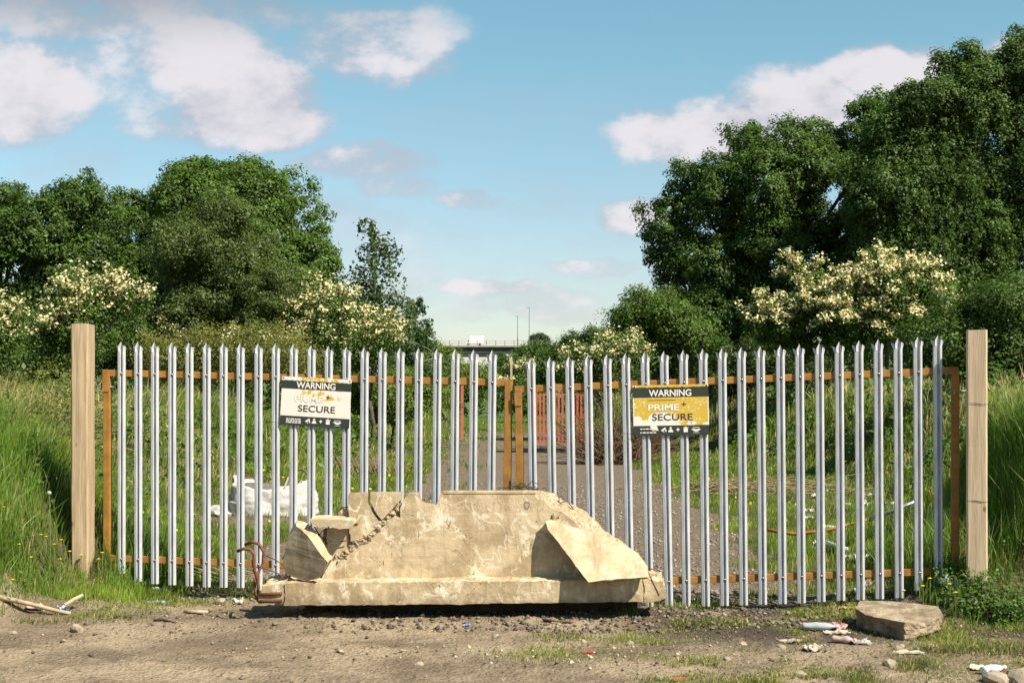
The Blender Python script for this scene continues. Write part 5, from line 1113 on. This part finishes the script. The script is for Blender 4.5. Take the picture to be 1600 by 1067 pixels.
# twigs on the barrier top, between the two gates
b = MB(); c0 = at(812, 762, YF+.12)
for i in range(26):
    q = Vector((random.gauss(0, .07), random.gauss(0, .03), random.uniform(0, .03))); a = random.uniform(-.5, .5); L = random.uniform(.04, .12); b.tube([q, q+Vector((math.cos(a)*L*.5, 0, abs(math.sin(a))*L)), q+Vector((math.cos(a)*L, 0, math.sin(a)*L*.5))], .0035, 3)
tag(b.build('twig_bundle', M_WIRE, None, False, Vector((c0.x, YF+.12, .975))), 'little bundle of dark twigs on top of the barrier below the gate frames', 'twigs')

# dandelions
M_YEL = simple('yellow_petals', (.80, .58, .02), (.70, .48, .02), 30, .6, 0, 0); M_STEM = simple('flower_stem', (.14, .20, .05), (.10, .16, .04), 10, .6, 0, 0)
M_FLUFF = simple('seed_fluff', (.45, .43, .38), (.36, .34, .3), 60, .9, 0, .6)
def dandelion():
    r_ = empty('dandelion', (0, 0, 0), 0, 'yellow dandelion flower in the grass beside the timber posts', 'flower', 'dandelions in the lush grass')
    b = MB(); b.tube([(0, 0, 0), (.008, 0, .5), (.0, -.01, 1)], .05, 5, .04); b.v = [(x*.08, y*.08, z*.2) for x, y, z in b.v]; b.build('stem', M_STEM, r_)
    b = MB()
    for k in range(16):
        a = k*math.pi/8; c_, s_ = math.cos(a), math.sin(a); w_ = .004; L = .017
        b.add([(-s_*w_*.5, c_*w_*.5, .2), (s_*w_*.5, -c_*w_*.5, .2), (c_*L+s_*w_, s_*L-c_*w_, .207), (c_*L-s_*w_, s_*L+c_*w_, .207)], [(0, 1, 2, 3)])
    b.lathe([(.009, .198), (.010, .205), (.005, .211)], 8); b.build('flower_head', M_YEL, r_); return r_
d0 = dandelion()
for i, (u, v) in enumerate([(64, 835), (72, 838), (96, 843), (85, 850), (114, 846), (109, 861), (94, 873), (127, 867), (154, 873), (160, 863), (30, 850), (145, 810), (1453, 903), (1442, 915), (1493, 925), (1412, 922), (1484, 912), (6, 792), (170, 840), (48, 870), (20, 905)]):
    o = d0 if i == 0 else copy_tree(d0); Y = 11.6 if u < 800 else 10.75; p_ = at(u, v, Y)
    for _ in range(25): p_ = at(u, v, Y); Y += (p_.z-.2-hz(p_.x, Y)) * (1.2 if u < 800 else 1.0)*.5; Y = min(max(Y, 10.3), 14)
    p_ = at(u, v, Y); hh_ = max(.10, p_.z-hz(p_.x, Y)); o.location = (p_.x, Y, p_.z-hh_); o.scale = (1, 1, hh_/.205); o.rotation_euler = (0, 0, i*1.3)
Yc = ground_at(77, 770).y-.40; c0 = at(77, 770, Yc); zc = hz(c0.x, Yc); r_ = empty('dandelion_clock', (c0.x, Yc, zc), 0, 'white dandelion seed head in the grass left of the left timber post', 'flower'); b = MB(); b.tube([(0, 0, 0), (.01, 0, (c0.z-zc)*.5), (0, 0, c0.z-zc)], .003, 5); b.build('stem', M_STEM, r_)
bm = bmesh.new(); bmesh.ops.create_icosphere(bm, subdivisions=3, radius=.017); me = bpy.data.meshes.new('seed_head')
for v in bm.verts: v.co *= 1+.12*mnoise.noise(v.co*300)
bm.to_mesh(me); bm.free(); obj('seed_head', me, M_FLUFF, r_, (0, 0, c0.z-zc))
# small far yellow flowers: uncountable
def yf():
    n = 700; x = -7+11*rng.random(n); y = 12.5+14*rng.random(n); ok = (grassy(x, y) > .6) & (fbm2(x*1.3, y*1.3, 99, 3) > .53); x = x[ok]; y = y[ok]; n = len(x); z = height(x, y)+.10+.18*rng.random(n)
    N = rng.normal(size=(n, 3))*.4+np.array([0, -.6, .6]); me = quad_mesh('meadow_flowers', leaf_quads(np.stack([x, y, z], 1), N, np.full(n, .028)*(y/14), 1), pal((.8, .6, .03), n, .15))
    tag(obj('meadow_flowers', me, M_LEAF), 'scattered tiny yellow flowers in the grass behind the gates', 'flowers', kind='stuff')
yf()
